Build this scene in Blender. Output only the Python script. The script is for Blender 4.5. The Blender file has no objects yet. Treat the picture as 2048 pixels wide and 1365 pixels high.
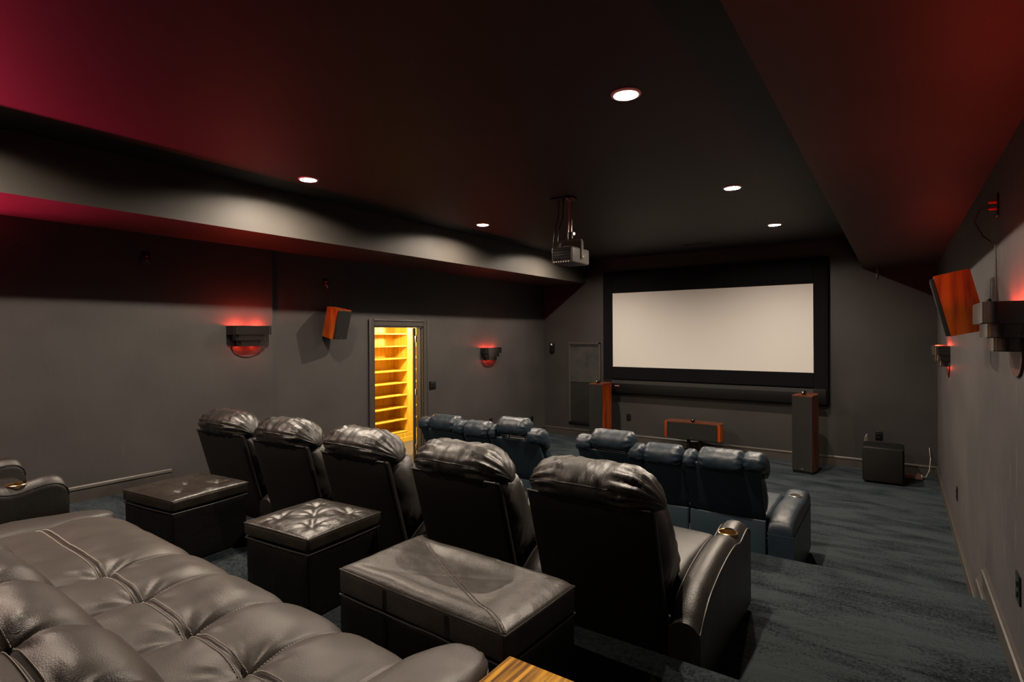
import bpy, bmesh, math, random
from math import sin, cos, pi, radians, exp, tan, sqrt
from mathutils import Vector, Matrix, noise

S = bpy.context.scene
COL = S.collection

# ------------------------------------------------------------------ camera
cam_d = bpy.data.cameras.new('camera')
cam = bpy.data.objects.new('camera', cam_d)
COL.objects.link(cam)
cam_d.sensor_width = 36.0
cam_d.lens = 1107.85 / 2048 * 36.0
cam_d.shift_y = -(682.5 - 668.49) / 2048
cam_d.clip_start = 0.02
cam_d.clip_end = 60
cam.matrix_world = (Matrix.Translation((0, 0, 1.86)) @ Matrix.Rotation(radians(34.805), 4, 'Z')
                    @ Matrix.Rotation(radians(90), 4, 'X') @ Matrix.Rotation(-0.0054, 4, 'Z'))
S.camera = cam

# ------------------------------------------------------------------ world, exposure
W = bpy.data.worlds.new('world')
S.world = W
W.use_nodes = True
W.node_tree.nodes['Background'].inputs[0].default_value = (0, 0, 0, 1)
W.node_tree.nodes['Background'].inputs[1].default_value = 0.0
S.view_settings.view_transform = 'Standard'
S.view_settings.look = 'None'
S.view_settings.gamma = 1
S.view_settings.use_curve_mapping = False
S.view_settings.exposure = 0.0
S.cycles.max_bounces = 8
S.cycles.sample_clamp_indirect = 4.0
S.cycles.caustics_reflective = False
S.cycles.caustics_refractive = False

# lamp settings (the lamps themselves are built with their fixtures)
CAN_POWER = 250.0         # each ceiling downlight
CAN_COLOR = (1.0, 0.83, 0.66)
CLOSET_POWER = 225.0
CLOSET_COLOR = (1.0, 0.80, 0.46)
RED = (1.0, 0.055, 0.025)
RED_FAR = (1.0, 0.03, 0.10)
SCONCE_POWER = 15.0

# room measures (metres; the camera stands over x = 0, y = 0)
XR, XLF, XLB, YF, YB = 0.4226, -5.475, -5.44, 8.945, -1.35
XSL, ZSL, XSR, ZSR, ZC = -4.60, 2.765, -0.374, 2.725, 3.166
P1, P2, P3 = 0.167, 0.333, 0.520
Y2, Y3 = 4.145, 2.275
CANS = [(-4.043, 0.45), (-4.043, 2.84), (-1.209, 2.84), (-4.043, 5.22), (-1.209, 5.22), (-4.043, 7.31), (-1.209, 7.31)]

# ------------------------------------------------------------------ materials
def nd(nt, t, **kw):
    n = nt.nodes.new(t)
    for k, v in kw.items():
        setattr(n, k, v)
    return n

def mat(name, col, rough=0.5, metal=0.0, spec=0.5, var=0.0, vscale=6.0, vstretch=(1, 1, 1), bump=0.0, bscale=60.0,
        bstretch=(1, 1, 1), bdetail=4.0, emit=None, estr=0.0, col2=None, coat=0.0, sheen=0.0, rvar=0.0, bump2=None):
    m = bpy.data.materials.new(name)
    m.use_nodes = True
    nt = m.node_tree
    b = nt.nodes['Principled BSDF']
    b.inputs['Base Color'].default_value = (*col, 1)
    b.inputs['Roughness'].default_value = rough
    b.inputs['Metallic'].default_value = metal
    b.inputs['Specular IOR Level'].default_value = spec
    b.inputs['Coat Weight'].default_value = coat
    b.inputs['Sheen Weight'].default_value = sheen
    if emit:
        b.inputs['Emission Color'].default_value = (*emit, 1)
        b.inputs['Emission Strength'].default_value = estr
    tc = nd(nt, 'ShaderNodeTexCoord')
    def nz(scale, stretch, detail=4.0):
        mp = nd(nt, 'ShaderNodeMapping')
        mp.inputs['Scale'].default_value = stretch
        nt.links.new(tc.outputs['Object'], mp.inputs[0])
        n = nd(nt, 'ShaderNodeTexNoise')
        n.inputs['Scale'].default_value = scale
        n.inputs['Detail'].default_value = detail
        nt.links.new(mp.outputs[0], n.inputs['Vector'])
        return n
    if var > 0:
        n = nz(vscale, vstretch)
        r = nd(nt, 'ShaderNodeValToRGB')
        r.color_ramp.elements[0].position = 0.3
        r.color_ramp.elements[1].position = 0.7
        c2 = col2 or tuple(min(1, c * (1 + var)) for c in col)
        c1 = col if col2 else tuple(c * (1 - var) for c in col)
        r.color_ramp.elements[0].color = (*c1, 1)
        r.color_ramp.elements[1].color = (*c2, 1)
        nt.links.new(n.outputs['Fac'], r.inputs[0])
        nt.links.new(r.outputs[0], b.inputs['Base Color'])
        if rvar:
            mr = nd(nt, 'ShaderNodeMapRange')
            mr.inputs['To Min'].default_value = rough - rvar
            mr.inputs['To Max'].default_value = rough + rvar
            nt.links.new(n.outputs['Fac'], mr.inputs[0])
            nt.links.new(mr.outputs[0], b.inputs['Roughness'])
    prev = None
    for bb in ([(bump, bscale, bstretch, bdetail)] if bump else []) + ([bump2] if bump2 else []):
        n = nz(bb[1], bb[2], bb[3])
        bp = nd(nt, 'ShaderNodeBump')
        bp.inputs['Strength'].default_value = 1.0
        bp.inputs['Distance'].default_value = bb[0]
        nt.links.new(n.outputs['Fac'], bp.inputs['Height'])
        if prev:
            nt.links.new(prev.outputs[0], bp.inputs['Normal'])
        prev = bp
    if prev:
        nt.links.new(prev.outputs[0], b.inputs['Normal'])
    return m

def wall_material(name, col, scratch):
    """dark eggshell paint with smudges and, on the side walls, fine scuff marks"""
    m = mat(name, col, rough=0.55, spec=0.35, var=0.16, vscale=1.6, vstretch=(1, 1, 1.2), bump=0.0006, bscale=120)
    nt = m.node_tree
    b = nt.nodes['Principled BSDF']
    ramp_out = b.inputs['Base Color'].links[0].from_socket
    tc = nd(nt, 'ShaderNodeTexCoord')
    mp = nd(nt, 'ShaderNodeMapping')
    mp.inputs['Scale'].default_value = (16, 16, 1.5)
    mp.inputs['Rotation'].default_value = (0.12, 0.1, 0)
    nt.links.new(tc.outputs['Object'], mp.inputs[0])
    n = nd(nt, 'ShaderNodeTexNoise')
    n.inputs['Scale'].default_value = 3.0
    n.inputs['Detail'].default_value = 6
    nt.links.new(mp.outputs[0], n.inputs['Vector'])
    r = nd(nt, 'ShaderNodeValToRGB')
    r.color_ramp.elements[0].position = 0.62
    r.color_ramp.elements[1].position = 0.80
    nt.links.new(n.outputs['Fac'], r.inputs[0])
    mu = nd(nt, 'ShaderNodeMath', operation='MULTIPLY')
    mu.inputs[1].default_value = scratch
    nt.links.new(r.outputs[0], mu.inputs[0])
    mx = nd(nt, 'ShaderNodeMix', data_type='RGBA')
    nt.links.new(mu.outputs[0], mx.inputs[0])
    nt.links.new(ramp_out, mx.inputs[6])
    mx.inputs[7].default_value = (0.20, 0.19, 0.19, 1)
    nt.links.new(mx.outputs[2], b.inputs['Base Color'])
    return m

def carpet_material(name):
    m = mat(name, (0.010, 0.020, 0.027), rough=0.95, spec=0.1, sheen=0.12, bump=0.006, bscale=210, bdetail=2)
    nt = m.node_tree
    b = nt.nodes['Principled BSDF']
    b.inputs['Sheen Roughness'].default_value = 0.5
    b.inputs['Sheen Tint'].default_value = (0.25, 0.38, 0.5, 1)
    tc = nd(nt, 'ShaderNodeTexCoord')
    def n2(scale, stretch, det):
        mp = nd(nt, 'ShaderNodeMapping')
        mp.inputs['Scale'].default_value = stretch
        mp.inputs['Rotation'].default_value = (0, 0, 0.12)
        nt.links.new(tc.outputs['Object'], mp.inputs[0])
        n = nd(nt, 'ShaderNodeTexNoise')
        n.inputs['Scale'].default_value = scale
        n.inputs['Detail'].default_value = det
        n.inputs['Distortion'].default_value = 0.6
        nt.links.new(mp.outputs[0], n.inputs['Vector'])
        return n
    big = n2(2.6, (0.7, 2.1, 1), 6)        # trodden and vacuumed bands, mostly along x
    fine = n2(72, (1, 1, 1), 3)            # tufts
    ad = nd(nt, 'ShaderNodeMath', operation='MULTIPLY_ADD')
    ad.inputs[1].default_value = 0.85
    nt.links.new(fine.outputs['Fac'], ad.inputs[0])
    nt.links.new(big.outputs['Fac'], ad.inputs[2])
    r = nd(nt, 'ShaderNodeValToRGB')
    e = r.color_ramp.elements
    e[0].position, e[0].color = 0.72, (0.0012, 0.0026, 0.0036, 1)
    e[1].position, e[1].color = 1.0, (0.030, 0.037, 0.040, 1)
    nt.links.new(ad.outputs[0], r.inputs[0])
    nt.links.new(r.outputs[0], b.inputs['Base Color'])
    bp = nd(nt, 'ShaderNodeBump')
    bp.inputs['Distance'].default_value = 0.06
    nt.links.new(big.outputs['Fac'], bp.inputs['Height'])
    old = b.inputs['Normal'].links[0].from_node
    nt.links.new(bp.outputs[0], old.inputs['Normal'])
    return m

def wood_material(name, c1, c2, scale, stretch, rough, bump=0.0, spec=0.4):
    m = bpy.data.materials.new(name)
    m.use_nodes = True
    nt = m.node_tree
    b = nt.nodes['Principled BSDF']
    b.inputs['Roughness'].default_value = rough
    b.inputs['Specular IOR Level'].default_value = spec
    tc = nd(nt, 'ShaderNodeTexCoord')
    mp = nd(nt, 'ShaderNodeMapping')
    mp.inputs['Scale'].default_value = stretch
    nt.links.new(tc.outputs['Object'], mp.inputs[0])
    n = nd(nt, 'ShaderNodeTexNoise')
    n.inputs['Scale'].default_value = scale
    n.inputs['Detail'].default_value = 6
    n.inputs['Distortion'].default_value = 0.4
    nt.links.new(mp.outputs[0], n.inputs['Vector'])
    r = nd(nt, 'ShaderNodeValToRGB')
    r.color_ramp.elements[0].position, r.color_ramp.elements[0].color = 0.36, (*c1, 1)
    r.color_ramp.elements[1].position, r.color_ramp.elements[1].color = 0.62, (*c2, 1)
    nt.links.new(n.outputs['Fac'], r.inputs[0])
    nt.links.new(r.outputs[0], b.inputs['Base Color'])
    if bump:
        bp = nd(nt, 'ShaderNodeBump')
        bp.inputs['Distance'].default_value = bump
        nt.links.new(n.outputs['Fac'], bp.inputs['Height'])
        nt.links.new(bp.outputs[0], b.inputs['Normal'])
    return m

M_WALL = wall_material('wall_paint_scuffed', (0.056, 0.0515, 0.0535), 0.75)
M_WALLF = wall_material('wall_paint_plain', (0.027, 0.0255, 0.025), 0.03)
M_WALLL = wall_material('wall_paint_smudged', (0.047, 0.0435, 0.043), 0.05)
M_CEIL = mat('ceiling_paint', (0.020, 0.0175, 0.0175), rough=0.6, spec=0.3, var=0.1, vscale=2)
M_SOFF = mat('soffit_paint', (0.049, 0.0445, 0.040), rough=0.55, spec=0.3, var=0.12, vscale=2.2)
M_TRIM = mat('trim_paint', (0.047, 0.042, 0.038), rough=0.38, spec=0.5, var=0.12, vscale=9)
M_CARPET = carpet_material('teal_carpet')
M_LEATHER = mat('black_leather', (0.012, 0.0100, 0.0085), rough=0.41, spec=0.62, var=0.25, vscale=7, rvar=0.06,
                bump=0.0012, bscale=240, bump2=(0.004, 7.0, (1, 1, 1), 2.0))
M_LEATHERW = mat('black_leather_creased', (0.013, 0.0108, 0.0088), rough=0.41, spec=0.8, var=0.25, vscale=8, rvar=0.06,
                 bump=0.0012, bscale=240, bump2=(0.010, 7.0, (2.4, 0.8, 0.8), 2.0))
M_BACKING = mat('black_backing_leather', (0.0095, 0.0082, 0.0072), rough=0.5, spec=0.28, bump=0.0008, bscale=300)
M_BLUE = mat('navy_leather', (0.012, 0.022, 0.033), rough=0.41, spec=0.55, var=0.2, vscale=9, rvar=0.05,
             bump=0.001, bscale=260, bump2=(0.006, 8.0, (2.0, 1, 1), 2.0))
M_BLUEB = mat('navy_backing_leather', (0.022, 0.038, 0.052), rough=0.46, spec=0.42, bump=0.0006, bscale=300)
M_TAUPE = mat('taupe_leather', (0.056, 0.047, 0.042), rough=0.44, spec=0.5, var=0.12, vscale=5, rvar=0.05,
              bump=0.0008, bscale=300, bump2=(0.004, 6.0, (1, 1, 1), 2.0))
M_TAUPED = mat('taupe_leather_shaded', (0.036, 0.031, 0.028), rough=0.46, spec=0.5, var=0.12, vscale=5, bump=0.0008, bscale=300)  # darker copy of the taupe, with the left arm's shade in its colour
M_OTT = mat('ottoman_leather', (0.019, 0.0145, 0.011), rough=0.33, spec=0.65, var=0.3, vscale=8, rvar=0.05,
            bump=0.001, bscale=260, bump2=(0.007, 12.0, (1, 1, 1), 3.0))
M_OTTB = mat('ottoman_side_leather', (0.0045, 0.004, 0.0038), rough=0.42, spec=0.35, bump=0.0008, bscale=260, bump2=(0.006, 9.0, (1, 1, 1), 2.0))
M_OTTG = mat('large_ottoman_leather', (0.042, 0.036, 0.031), rough=0.4, spec=0.6, var=0.25, vscale=6, rvar=0.06,
             bump=0.001, bscale=280, bump2=(0.006, 8.0, (1, 1, 1), 3.0))
M_PIPE = mat('leather_piping', (0.014, 0.0115, 0.010), rough=0.45, spec=0.6)
M_THREAD = mat('pale_thread', (0.50, 0.46, 0.42), rough=0.7)
M_BRASS = mat('brass_cup', (0.62, 0.47, 0.26), rough=0.25, metal=1.0)
M_CHROME = mat('satin_steel', (0.62, 0.6, 0.57), rough=0.28, metal=1.0)
M_BRONZE = mat('brushed_dark_steel', (0.12, 0.11, 0.105), rough=0.27, metal=1.0)
M_BLACK = mat('black_plastic', (0.0035, 0.0034, 0.0034), rough=0.5, spec=0.22)
M_BLACKG = mat('black_gloss_plastic', (0.006, 0.006, 0.007), rough=0.18)
M_GRILLE = mat('speaker_grille_cloth', (0.013, 0.0125, 0.012), rough=0.9, spec=0.2, bump=0.001, bscale=500)
M_CHERRY = wood_material('cherry_veneer', (0.15, 0.018, 0.003), (0.34, 0.060, 0.006), 5, (4, 4, 0.35), 0.30)
M_ROSE = wood_material('rosewood_cap', (0.075, 0.020, 0.010), (0.13, 0.04, 0.02), 6, (4, 0.4, 4), 0.28)
M_OAK = wood_material('oak_table', (0.10, 0.030, 0.002), (0.60, 0.30, 0.024), 60, (1.0, 0.05, 1.0), 0.5, 0.0004, 0.12)
M_PINE = wood_material('pine_shelf', (0.68, 0.39, 0.03), (0.82, 0.54, 0.07), 7, (3, 3, 0.25), 0.45)
M_SCREEN = mat('screen_fabric', (0.53, 0.515, 0.50), rough=0.9, spec=0.1)
M_VELVET = mat('black_velvet', (0.0035, 0.0035, 0.0045), rough=0.95, spec=0.1)
M_SHADE = mat('roller_shade_fabric', (0.035, 0.034, 0.033), rough=0.85, spec=0.2, var=0.25, vscale=6)
M_WHITE = mat('white_enamel', (0.82, 0.8, 0.76), rough=0.4)
M_BAFFLE = mat('cream_baffle', (0.045, 0.040, 0.030), rough=0.6)
M_LAMP = mat('lamp_face', (1, 1, 1), emit=(1.0, 0.93, 0.8), estr=26.0)
M_REDBULB = mat('red_bulb', (0.8, 0.05, 0.05), emit=(1.0, 0.05, 0.04), estr=3.0)
M_REDLIT = mat('sconce_plate_redlit', (0.06, 0.022, 0.02), rough=0.5)  # back plate of the sconces, its red glow tinted into the colour
M_GREYP = mat('projector_grey', (0.115, 0.108, 0.104), rough=0.42, var=0.1, vscale=20)
M_DARKP = mat('projector_dark', (0.02, 0.02, 0.021), rough=0.5)
M_PEACH = mat('beige_plastic', (0.55, 0.36, 0.27), rough=0.5)
M_CABLE = mat('cable_rubber', (0.012, 0.011, 0.011), rough=0.5)
M_CABLEW = mat('grey_cable', (0.35, 0.33, 0.30), rough=0.5)
M_REDP = mat('red_plastic', (0.55, 0.05, 0.03), rough=0.3)
M_SLAB = mat('door_paint', (0.035, 0.026, 0.020), rough=0.7, spec=0.15, var=0.06, vscale=4)
M_SLABE = mat('door_edge_white', (0.6, 0.52, 0.43), rough=0.6)
M_JAMB = mat('jamb_paint', (0.030, 0.025, 0.022), rough=0.75, spec=0.12)
M_CLOSET = mat('closet_plaster', (0.74, 0.62, 0.44), rough=0.8)

# ------------------------------------------------------------------ object helpers
def link(name, bm, m, parent=None, smooth=35, recalc=True):
    if recalc:
        bmesh.ops.recalc_face_normals(bm, faces=bm.faces[:])
    me = bpy.data.meshes.new(name)
    bm.to_mesh(me)
    bm.free()
    me.materials.append(m)
    if smooth:
        me.shade_smooth()
        if smooth < 180:
            me.set_sharp_from_angle(angle=radians(smooth))
    o = bpy.data.objects.new(name, me)
    COL.objects.link(o)
    if parent:
        o.parent = parent
    return o

def tag(o, label, cat=None, group=None, kind=None):
    o['label'] = label
    if cat:
        o['category'] = cat
    if group:
        o['group'] = group
    if kind:
        o['kind'] = kind
    return o

def thing(name, label, cat, loc=(0, 0, 0), rz=0.0, group=None):
    o = bpy.data.objects.new(name, None)
    COL.objects.link(o)
    o.empty_display_size = 0.1
    o.location = loc
    o.rotation_euler = (0, 0, rz)
    return tag(o, label, cat, group)

def copy_tree(o, parent=None):
    c = o.copy()
    COL.objects.link(c)
    if parent:
        c.parent = parent
    for ch in list(o.children):
        copy_tree(ch, c)
    return c

def structure(name, bm, m, label, smooth=30):
    return tag(link(name, bm, m, None, smooth), label, kind='structure')

def add_box(bm, x0, x1, y0, y1, z0, z1, bev=0.0, seg=2):
    v = [bm.verts.new(p) for p in ((x0, y0, z0), (x1, y0, z0), (x1, y1, z0), (x0, y1, z0), (x0, y0, z1), (x1, y0, z1), (x1, y1, z1), (x0, y1, z1))]
    fs = [bm.faces.new([v[i] for i in f]) for f in ((3, 2, 1, 0), (4, 5, 6, 7), (0, 1, 5, 4), (1, 2, 6, 5), (2, 3, 7, 6), (3, 0, 4, 7))]
    if bev:
        es = list({e for f in fs for e in f.edges})
        bmesh.ops.bevel(bm, geom=es, offset=bev, segments=seg, affect='EDGES', profile=0.5)
    return v

def box(x0, x1, y0, y1, z0, z1, bev=0.0, seg=2):
    bm = bmesh.new()
    add_box(bm, x0, x1, y0, y1, z0, z1, bev, seg)
    return bm

def add_prism(bm, poly, a, b, axis):
    """extrude a 2D polygon along an axis from a to b; axis 'x': poly=(y,z), 'y': (x,z), 'z': (x,y)"""
    def P(p, t):
        return {'x': (t, p[0], p[1]), 'y': (p[0], t, p[1]), 'z': (p[0], p[1], t)}[axis]
    A = [bm.verts.new(P(p, a)) for p in poly]
    B = [bm.verts.new(P(p, b)) for p in poly]
    n = len(poly)
    bm.faces.new(A)
    bm.faces.new(B[::-1])
    for i in range(n):
        bm.faces.new((A[i], A[(i + 1) % n], B[(i + 1) % n], B[i]))

def prism(poly, a, b, axis):
    bm = bmesh.new()
    add_prism(bm, poly, a, b, axis)
    return bm

def add_loft(bm, rings, cap=True, closed=True):
    V = [[bm.verts.new(p) for p in r] for r in rings]
    n = len(rings[0])
    for a, b in zip(V[:-1], V[1:]):
        for i in range(n if closed else n - 1):
            j = (i + 1) % n
            bm.faces.new((a[i], a[j], b[j], b[i]))
    if cap and closed:
        bm.faces.new(V[0][::-1])
        bm.faces.new(V[-1])
    return V

def add_tube(bm, pts, r, seg=8, closed=False):
    pts = [Vector(p) for p in pts]
    n = len(pts)
    rings = []
    up = Vector((0, 0, 1))
    for i, p in enumerate(pts):
        if closed:
            t = pts[(i + 1) % n] - pts[i - 1]
        else:
            t = pts[min(i + 1, n - 1)] - pts[max(i - 1, 0)]
        if t.length < 1e-9:
            t = Vector((0, 0, 1))
        t.normalize()
        u = up if abs(t.dot(up)) < 0.9 else Vector((1, 0, 0))
        a = t.cross(u).normalized()
        b = t.cross(a).normalized()
        rr = r[i] if isinstance(r, (list, tuple)) else r
        rings.append([p + a * (rr * cos(2 * pi * k / seg)) + b * (rr * sin(2 * pi * k / seg)) for k in range(seg)])
    if closed:
        V = [[bm.verts.new(q) for q in rg] for rg in rings]
        for i in range(n):
            a, b = V[i], V[(i + 1) % n]
            for k in range(seg):
                bm.faces.new((a[k], a[(k + 1) % seg], b[(k + 1) % seg], b[k]))
    else:
        add_loft(bm, rings)

def tube(pts, r, seg=8, closed=False):
    bm = bmesh.new()
    add_tube(bm, pts, r, seg, closed)
    return bm

def add_lathe(bm, prof, seg=32, loc=(0, 0, 0), closed=False):
    """prof: (radius, z) points; open surface of revolution about z"""
    rings = [[bm.verts.new((loc[0] + r * cos(2 * pi * k / seg), loc[1] + r * sin(2 * pi * k / seg), loc[2] + z)) for k in range(seg)] for r, z in prof]
    pairs = list(zip(rings[:-1], rings[1:])) + ([(rings[-1], rings[0])] if closed else [])
    for a, b in pairs:
        for k in range(seg):
            bm.faces.new((a[k], a[(k + 1) % seg], b[(k + 1) % seg], b[k]))
    return rings

def add_ball(bm, c, r, sx=1, sy=1, sz=1, seg=14):
    bmesh.ops.create_uvsphere(bm, u_segments=seg, v_segments=max(6, seg // 2), radius=r,
                              matrix=Matrix.Translation(c) @ Matrix.Diagonal((sx, sy, sz, 1)))

def arc_samples(s, r, k, n):
    a = [s - r + r * tan(radians(45) * (k - i) / k) for i in range(k)]
    inner = [(s - r) * (1 - 2 * j / n) for j in range(n + 1)]
    pos = a + inner
    return pos + [-v for v in a[::-1]]

def soft_box(hx, hy, hz, r, k=3, n=(6, 6, 4), fn=None, loc=(0, 0, 0)):
    """box with rounded edges on a fine grid; fn(Vector) may puff or dent it"""
    bm = bmesh.new()
    ax = [arc_samples(h, r, k, m) for h, m in zip((hx, hy, hz), n)]
    H = (hx, hy, hz)
    L = Vector(loc)
    for a in range(3):
        u, v = [(1, 2), (2, 0), (0, 1)][a]
        for sgn in (1, -1):
            grid = []
            for pu in ax[u]:
                row = []
                for pv in ax[v]:
                    p = [0, 0, 0]
                    p[a], p[u], p[v] = sgn * H[a], pu, pv
                    c = Vector([max(-(H[i] - r), min(H[i] - r, p[i])) for i in range(3)])
                    q = c + (Vector(p) - c).normalized() * r
                    if fn:
                        q = fn(q)
                    row.append(bm.verts.new(q + L))
                grid.append(row)
            for i in range(len(grid) - 1):
                for j in range(len(grid[0]) - 1):
                    bm.faces.new((grid[i][j], grid[i + 1][j], grid[i + 1][j + 1], grid[i][j + 1]))
    bmesh.ops.remove_doubles(bm, verts=bm.verts[:], dist=1e-5)
    return bm

def smooth_profile(pts, n):
    """closed Catmull-Rom through pts, n samples"""
    m = len(pts)
    out = []
    for i in range(n):
        t = i / n * m
        k = int(t)
        f = t - k
        p0, p1, p2, p3 = (Vector(pts[(k + d) % m]) for d in (-1, 0, 1, 2))
        out.append(0.5 * ((2 * p1) + (p2 - p0) * f + (2 * p0 - 5 * p1 + 4 * p2 - p3) * f * f + (3 * p1 - p0 - 3 * p2 + p3) * f ** 3))
    return out

def cushion(profile, hw, end=0.16, e=0.42, n=44, stations=38, wr=0.006, seed=0, seams=(), centre=None, fold=26.0, end_fold=0.008):
    """stuffed cushion: a closed (y, z) profile swept along x over +-hw, drawn together at the ends, with leather folds.
    Returns the bmesh and the rings."""
    P = smooth_profile(profile, n)
    c = Vector(centre) if centre else sum(P, Vector((0, 0))) / n
    rings = []
    for s in range(stations + 1):
        a = -pi / 2 + pi * s / stations
        # station position: dense at the ends
        tx = sin(a)
        x = hw * tx
        edge = max(0.0, (abs(x) - (hw - end)) / end)
        sc = max(0.02, 1 - edge ** 2.4) ** e
        if s in (0, stations):
            sc = 0.06
        ring = []
        for k, p in enumerate(P):
            d = p - c
            q = c + d * sc
            nrm = d.normalized() if d.length > 1e-6 else Vector((0, 1))
            ph = k / n * 2 * pi
            w = wr * noise.noise(Vector((x * fold + seed * 7.3, cos(ph) * 1.3 + seed, sin(ph) * 1.3)))
            w += 0.5 * wr * noise.noise(Vector((x * fold * 2.3 + seed * 3.1, cos(ph) * 2.4, sin(ph) * 2.4 + seed)))
            w += end_fold * edge * (1 - edge) * 4 * sin(ph * 11 + 3 * noise.noise(Vector((x * 9, seed, ph))))
            for sx in seams:
                w -= 0.007 * exp(-((x - sx) / 0.007) ** 2)
                w += 0.003 * exp(-((abs(x - sx) - 0.02) / 0.012) ** 2)
            q = q + nrm * w
            ring.append(Vector((x, q[0], q[1])))
        rings.append(ring)
    bm = bmesh.new()
    add_loft(bm, rings)
    return bm, rings

def boolean_cut(o, cutter_bm):
    me = bpy.data.meshes.new('cut')
    cutter_bm.to_mesh(me)
    cutter_bm.free()
    c = bpy.data.objects.new('cut', me)
    COL.objects.link(c)
    m = o.modifiers.new('b', 'BOOLEAN')
    m.operation = 'DIFFERENCE'
    m.solver = 'EXACT'
    m.object = c
    bpy.context.view_layer.update()
    dg = bpy.context.evaluated_depsgraph_get()
    new = bpy.data.meshes.new_from_object(o.evaluated_get(dg))
    o.modifiers.clear()
    old = o.data
    new.name = old.name
    o.data = new
    bpy.data.objects.remove(c)
    new.shade_smooth()
    new.set_sharp_from_angle(angle=radians(38))

def spot(name, loc, power, color, size, blend, radius, parent, rot=(0, 0, 0)):
    d = bpy.data.lights.new(name, 'SPOT')
    d.energy, d.color, d.spot_size, d.spot_blend, d.shadow_soft_size = power, color, size, blend, radius
    o = bpy.data.objects.new(name, d)
    COL.objects.link(o)
    o.location, o.rotation_euler, o.parent = loc, rot, parent
    return o

def point(name, loc, power, color, radius, parent):
    d = bpy.data.lights.new(name, 'POINT')
    d.energy, d.color, d.shadow_soft_size = power, color, radius
    o = bpy.data.objects.new(name, d)
    COL.objects.link(o)
    o.location, o.parent = loc, parent
    return o

# ------------------------------------------------------------------ room shell
structure('floor', box(XLB - 0.1, XR + 0.1, Y2 - 0.02, YF + 0.1, -0.1, 0.0), M_CARPET, 'teal carpeted lower floor in front of the big screen')

def platform(x0, x1, y0, y1, z0, z1):
    """carpeted platform with a rounded nosing on its front (+y) edge"""
    r = 0.035
    poly = [(y0, z0), (y1 - 0.01, z0), (y1 - 0.01, z1 - 0.06)]
    poly += [(y1 - r + r * cos(a), z1 - r + r * sin(a)) for a in [radians(-20 + 110 * i / 7) for i in range(8)]]
    poly += [(y0, z1)]
    return prism(poly, x0, x1, 'x')
structure('floor_middle', platform(XLB - 0.1, XR + 0.1, Y3 - 0.02, Y2, -0.1, P2), M_CARPET, 'teal carpeted middle platform under the row of black recliners')
structure('floor_upper', platform(XLB - 0.1, XR + 0.1, YB - 0.1, Y3, -0.1, P3), M_CARPET, 'teal carpeted upper platform under sofa and ottomans')
structure('floor_step', platform(-0.50, XR + 0.05, Y2 - 0.03, 4.60, -0.05, P1), M_CARPET, 'narrow teal carpeted step in the aisle by the right wall')

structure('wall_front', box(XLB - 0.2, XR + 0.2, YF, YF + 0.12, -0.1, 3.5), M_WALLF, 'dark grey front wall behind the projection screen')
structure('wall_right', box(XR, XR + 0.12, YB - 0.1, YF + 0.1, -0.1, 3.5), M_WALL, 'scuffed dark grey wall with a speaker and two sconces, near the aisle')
structure('wall_back', box(XLB - 0.2, XR + 0.2, YB - 0.12, YB, -0.1, 3.5), M_WALL, 'dark grey rear wall behind the camera')
YC = 3.374
DY0, DY1, DZ = 4.783, 5.683, 1.972       # doorway
bm = bmesh.new()
add_box(bm, XLB - 0.15, XLB, YB - 0.1, YC, -0.1, 3.5)
add_box(bm, XLB - 0.15, XLF, YC, DY0, -0.1, 3.5)
add_box(bm, XLB - 0.15, XLF, DY1, YF + 0.1, -0.1, 3.5)
add_box(bm, XLB - 0.15, XLF, DY0, DY1, DZ, 3.5)
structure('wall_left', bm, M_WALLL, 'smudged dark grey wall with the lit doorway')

# ceiling with round openings for the downlights
def ceiling_with_holes(x0, x1, y0, y1, z, cans, rad, half=0.14):
    bm = bmesh.new()
    xs = sorted({x0, x1} | {c[0] - half for c in cans} | {c[0] + half for c in cans})
    ys = sorted({y0, y1} | {c[1] - half for c in cans} | {c[1] + half for c in cans})
    for i in range(len(xs) - 1):
        for j in range(len(ys) - 1):
            a, b, c, d = xs[i], xs[i + 1], ys[j], ys[j + 1]
            mx, my = (a + b) / 2, (c + d) / 2
            hit = [q for q in cans if abs(q[0] - mx) < 0.02 and abs(q[1] - my) < 0.02]
            if not hit:
                bm.faces.new([bm.verts.new((p[0], p[1], z)) for p in ((a, c), (a, d), (b, d), (b, c))])
                continue
            N = 32
            inner, outer = [], []
            for k in range(N):
                t = 2 * pi * k / N
                s = half / max(abs(cos(t)), abs(sin(t)))
                inner.append(bm.verts.new((hit[0][0] + rad * cos(t), hit[0][1] + rad * sin(t), z)))
                outer.append(bm.verts.new((hit[0][0] + s * cos(t), hit[0][1] + s * sin(t), z)))
            for k in range(N):
                l = (k + 1) % N
                bm.faces.new((outer[k], outer[l], inner[l], inner[k]))
    bmesh.ops.remove_doubles(bm, verts=bm.verts[:], dist=1e-4)
    for f in bm.faces:
        if f.normal.z > 0:
            f.normal_flip()
    return bm
bm = ceiling_with_holes(XSL, XSR, YB - 0.05, YF + 0.05, ZC, CANS, 0.0635)
tag(link('ceiling', bm, M_CEIL, None, 0, recalc=False), 'near black raised ceiling holding the round downlights', kind='structure')
structure('ceiling_left', box(XLB - 0.05, XSL, YB - 0.05, YF + 0.05, ZSL, 3.45), M_SOFF, 'long dark soffit along the wall with the doorway')
structure('ceiling_right', box(XSR, XR + 0.05, YB - 0.05, YF + 0.05, ZSR, 3.45), M_SOFF, 'long dark soffit along the scuffed aisle wall')
structure('ceiling_slab', box(XLB - 0.3, XR + 0.3, YB - 0.2, YF + 0.2, 3.45, 3.55), M_CEIL, 'dark slab above the raised ceiling')

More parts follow.
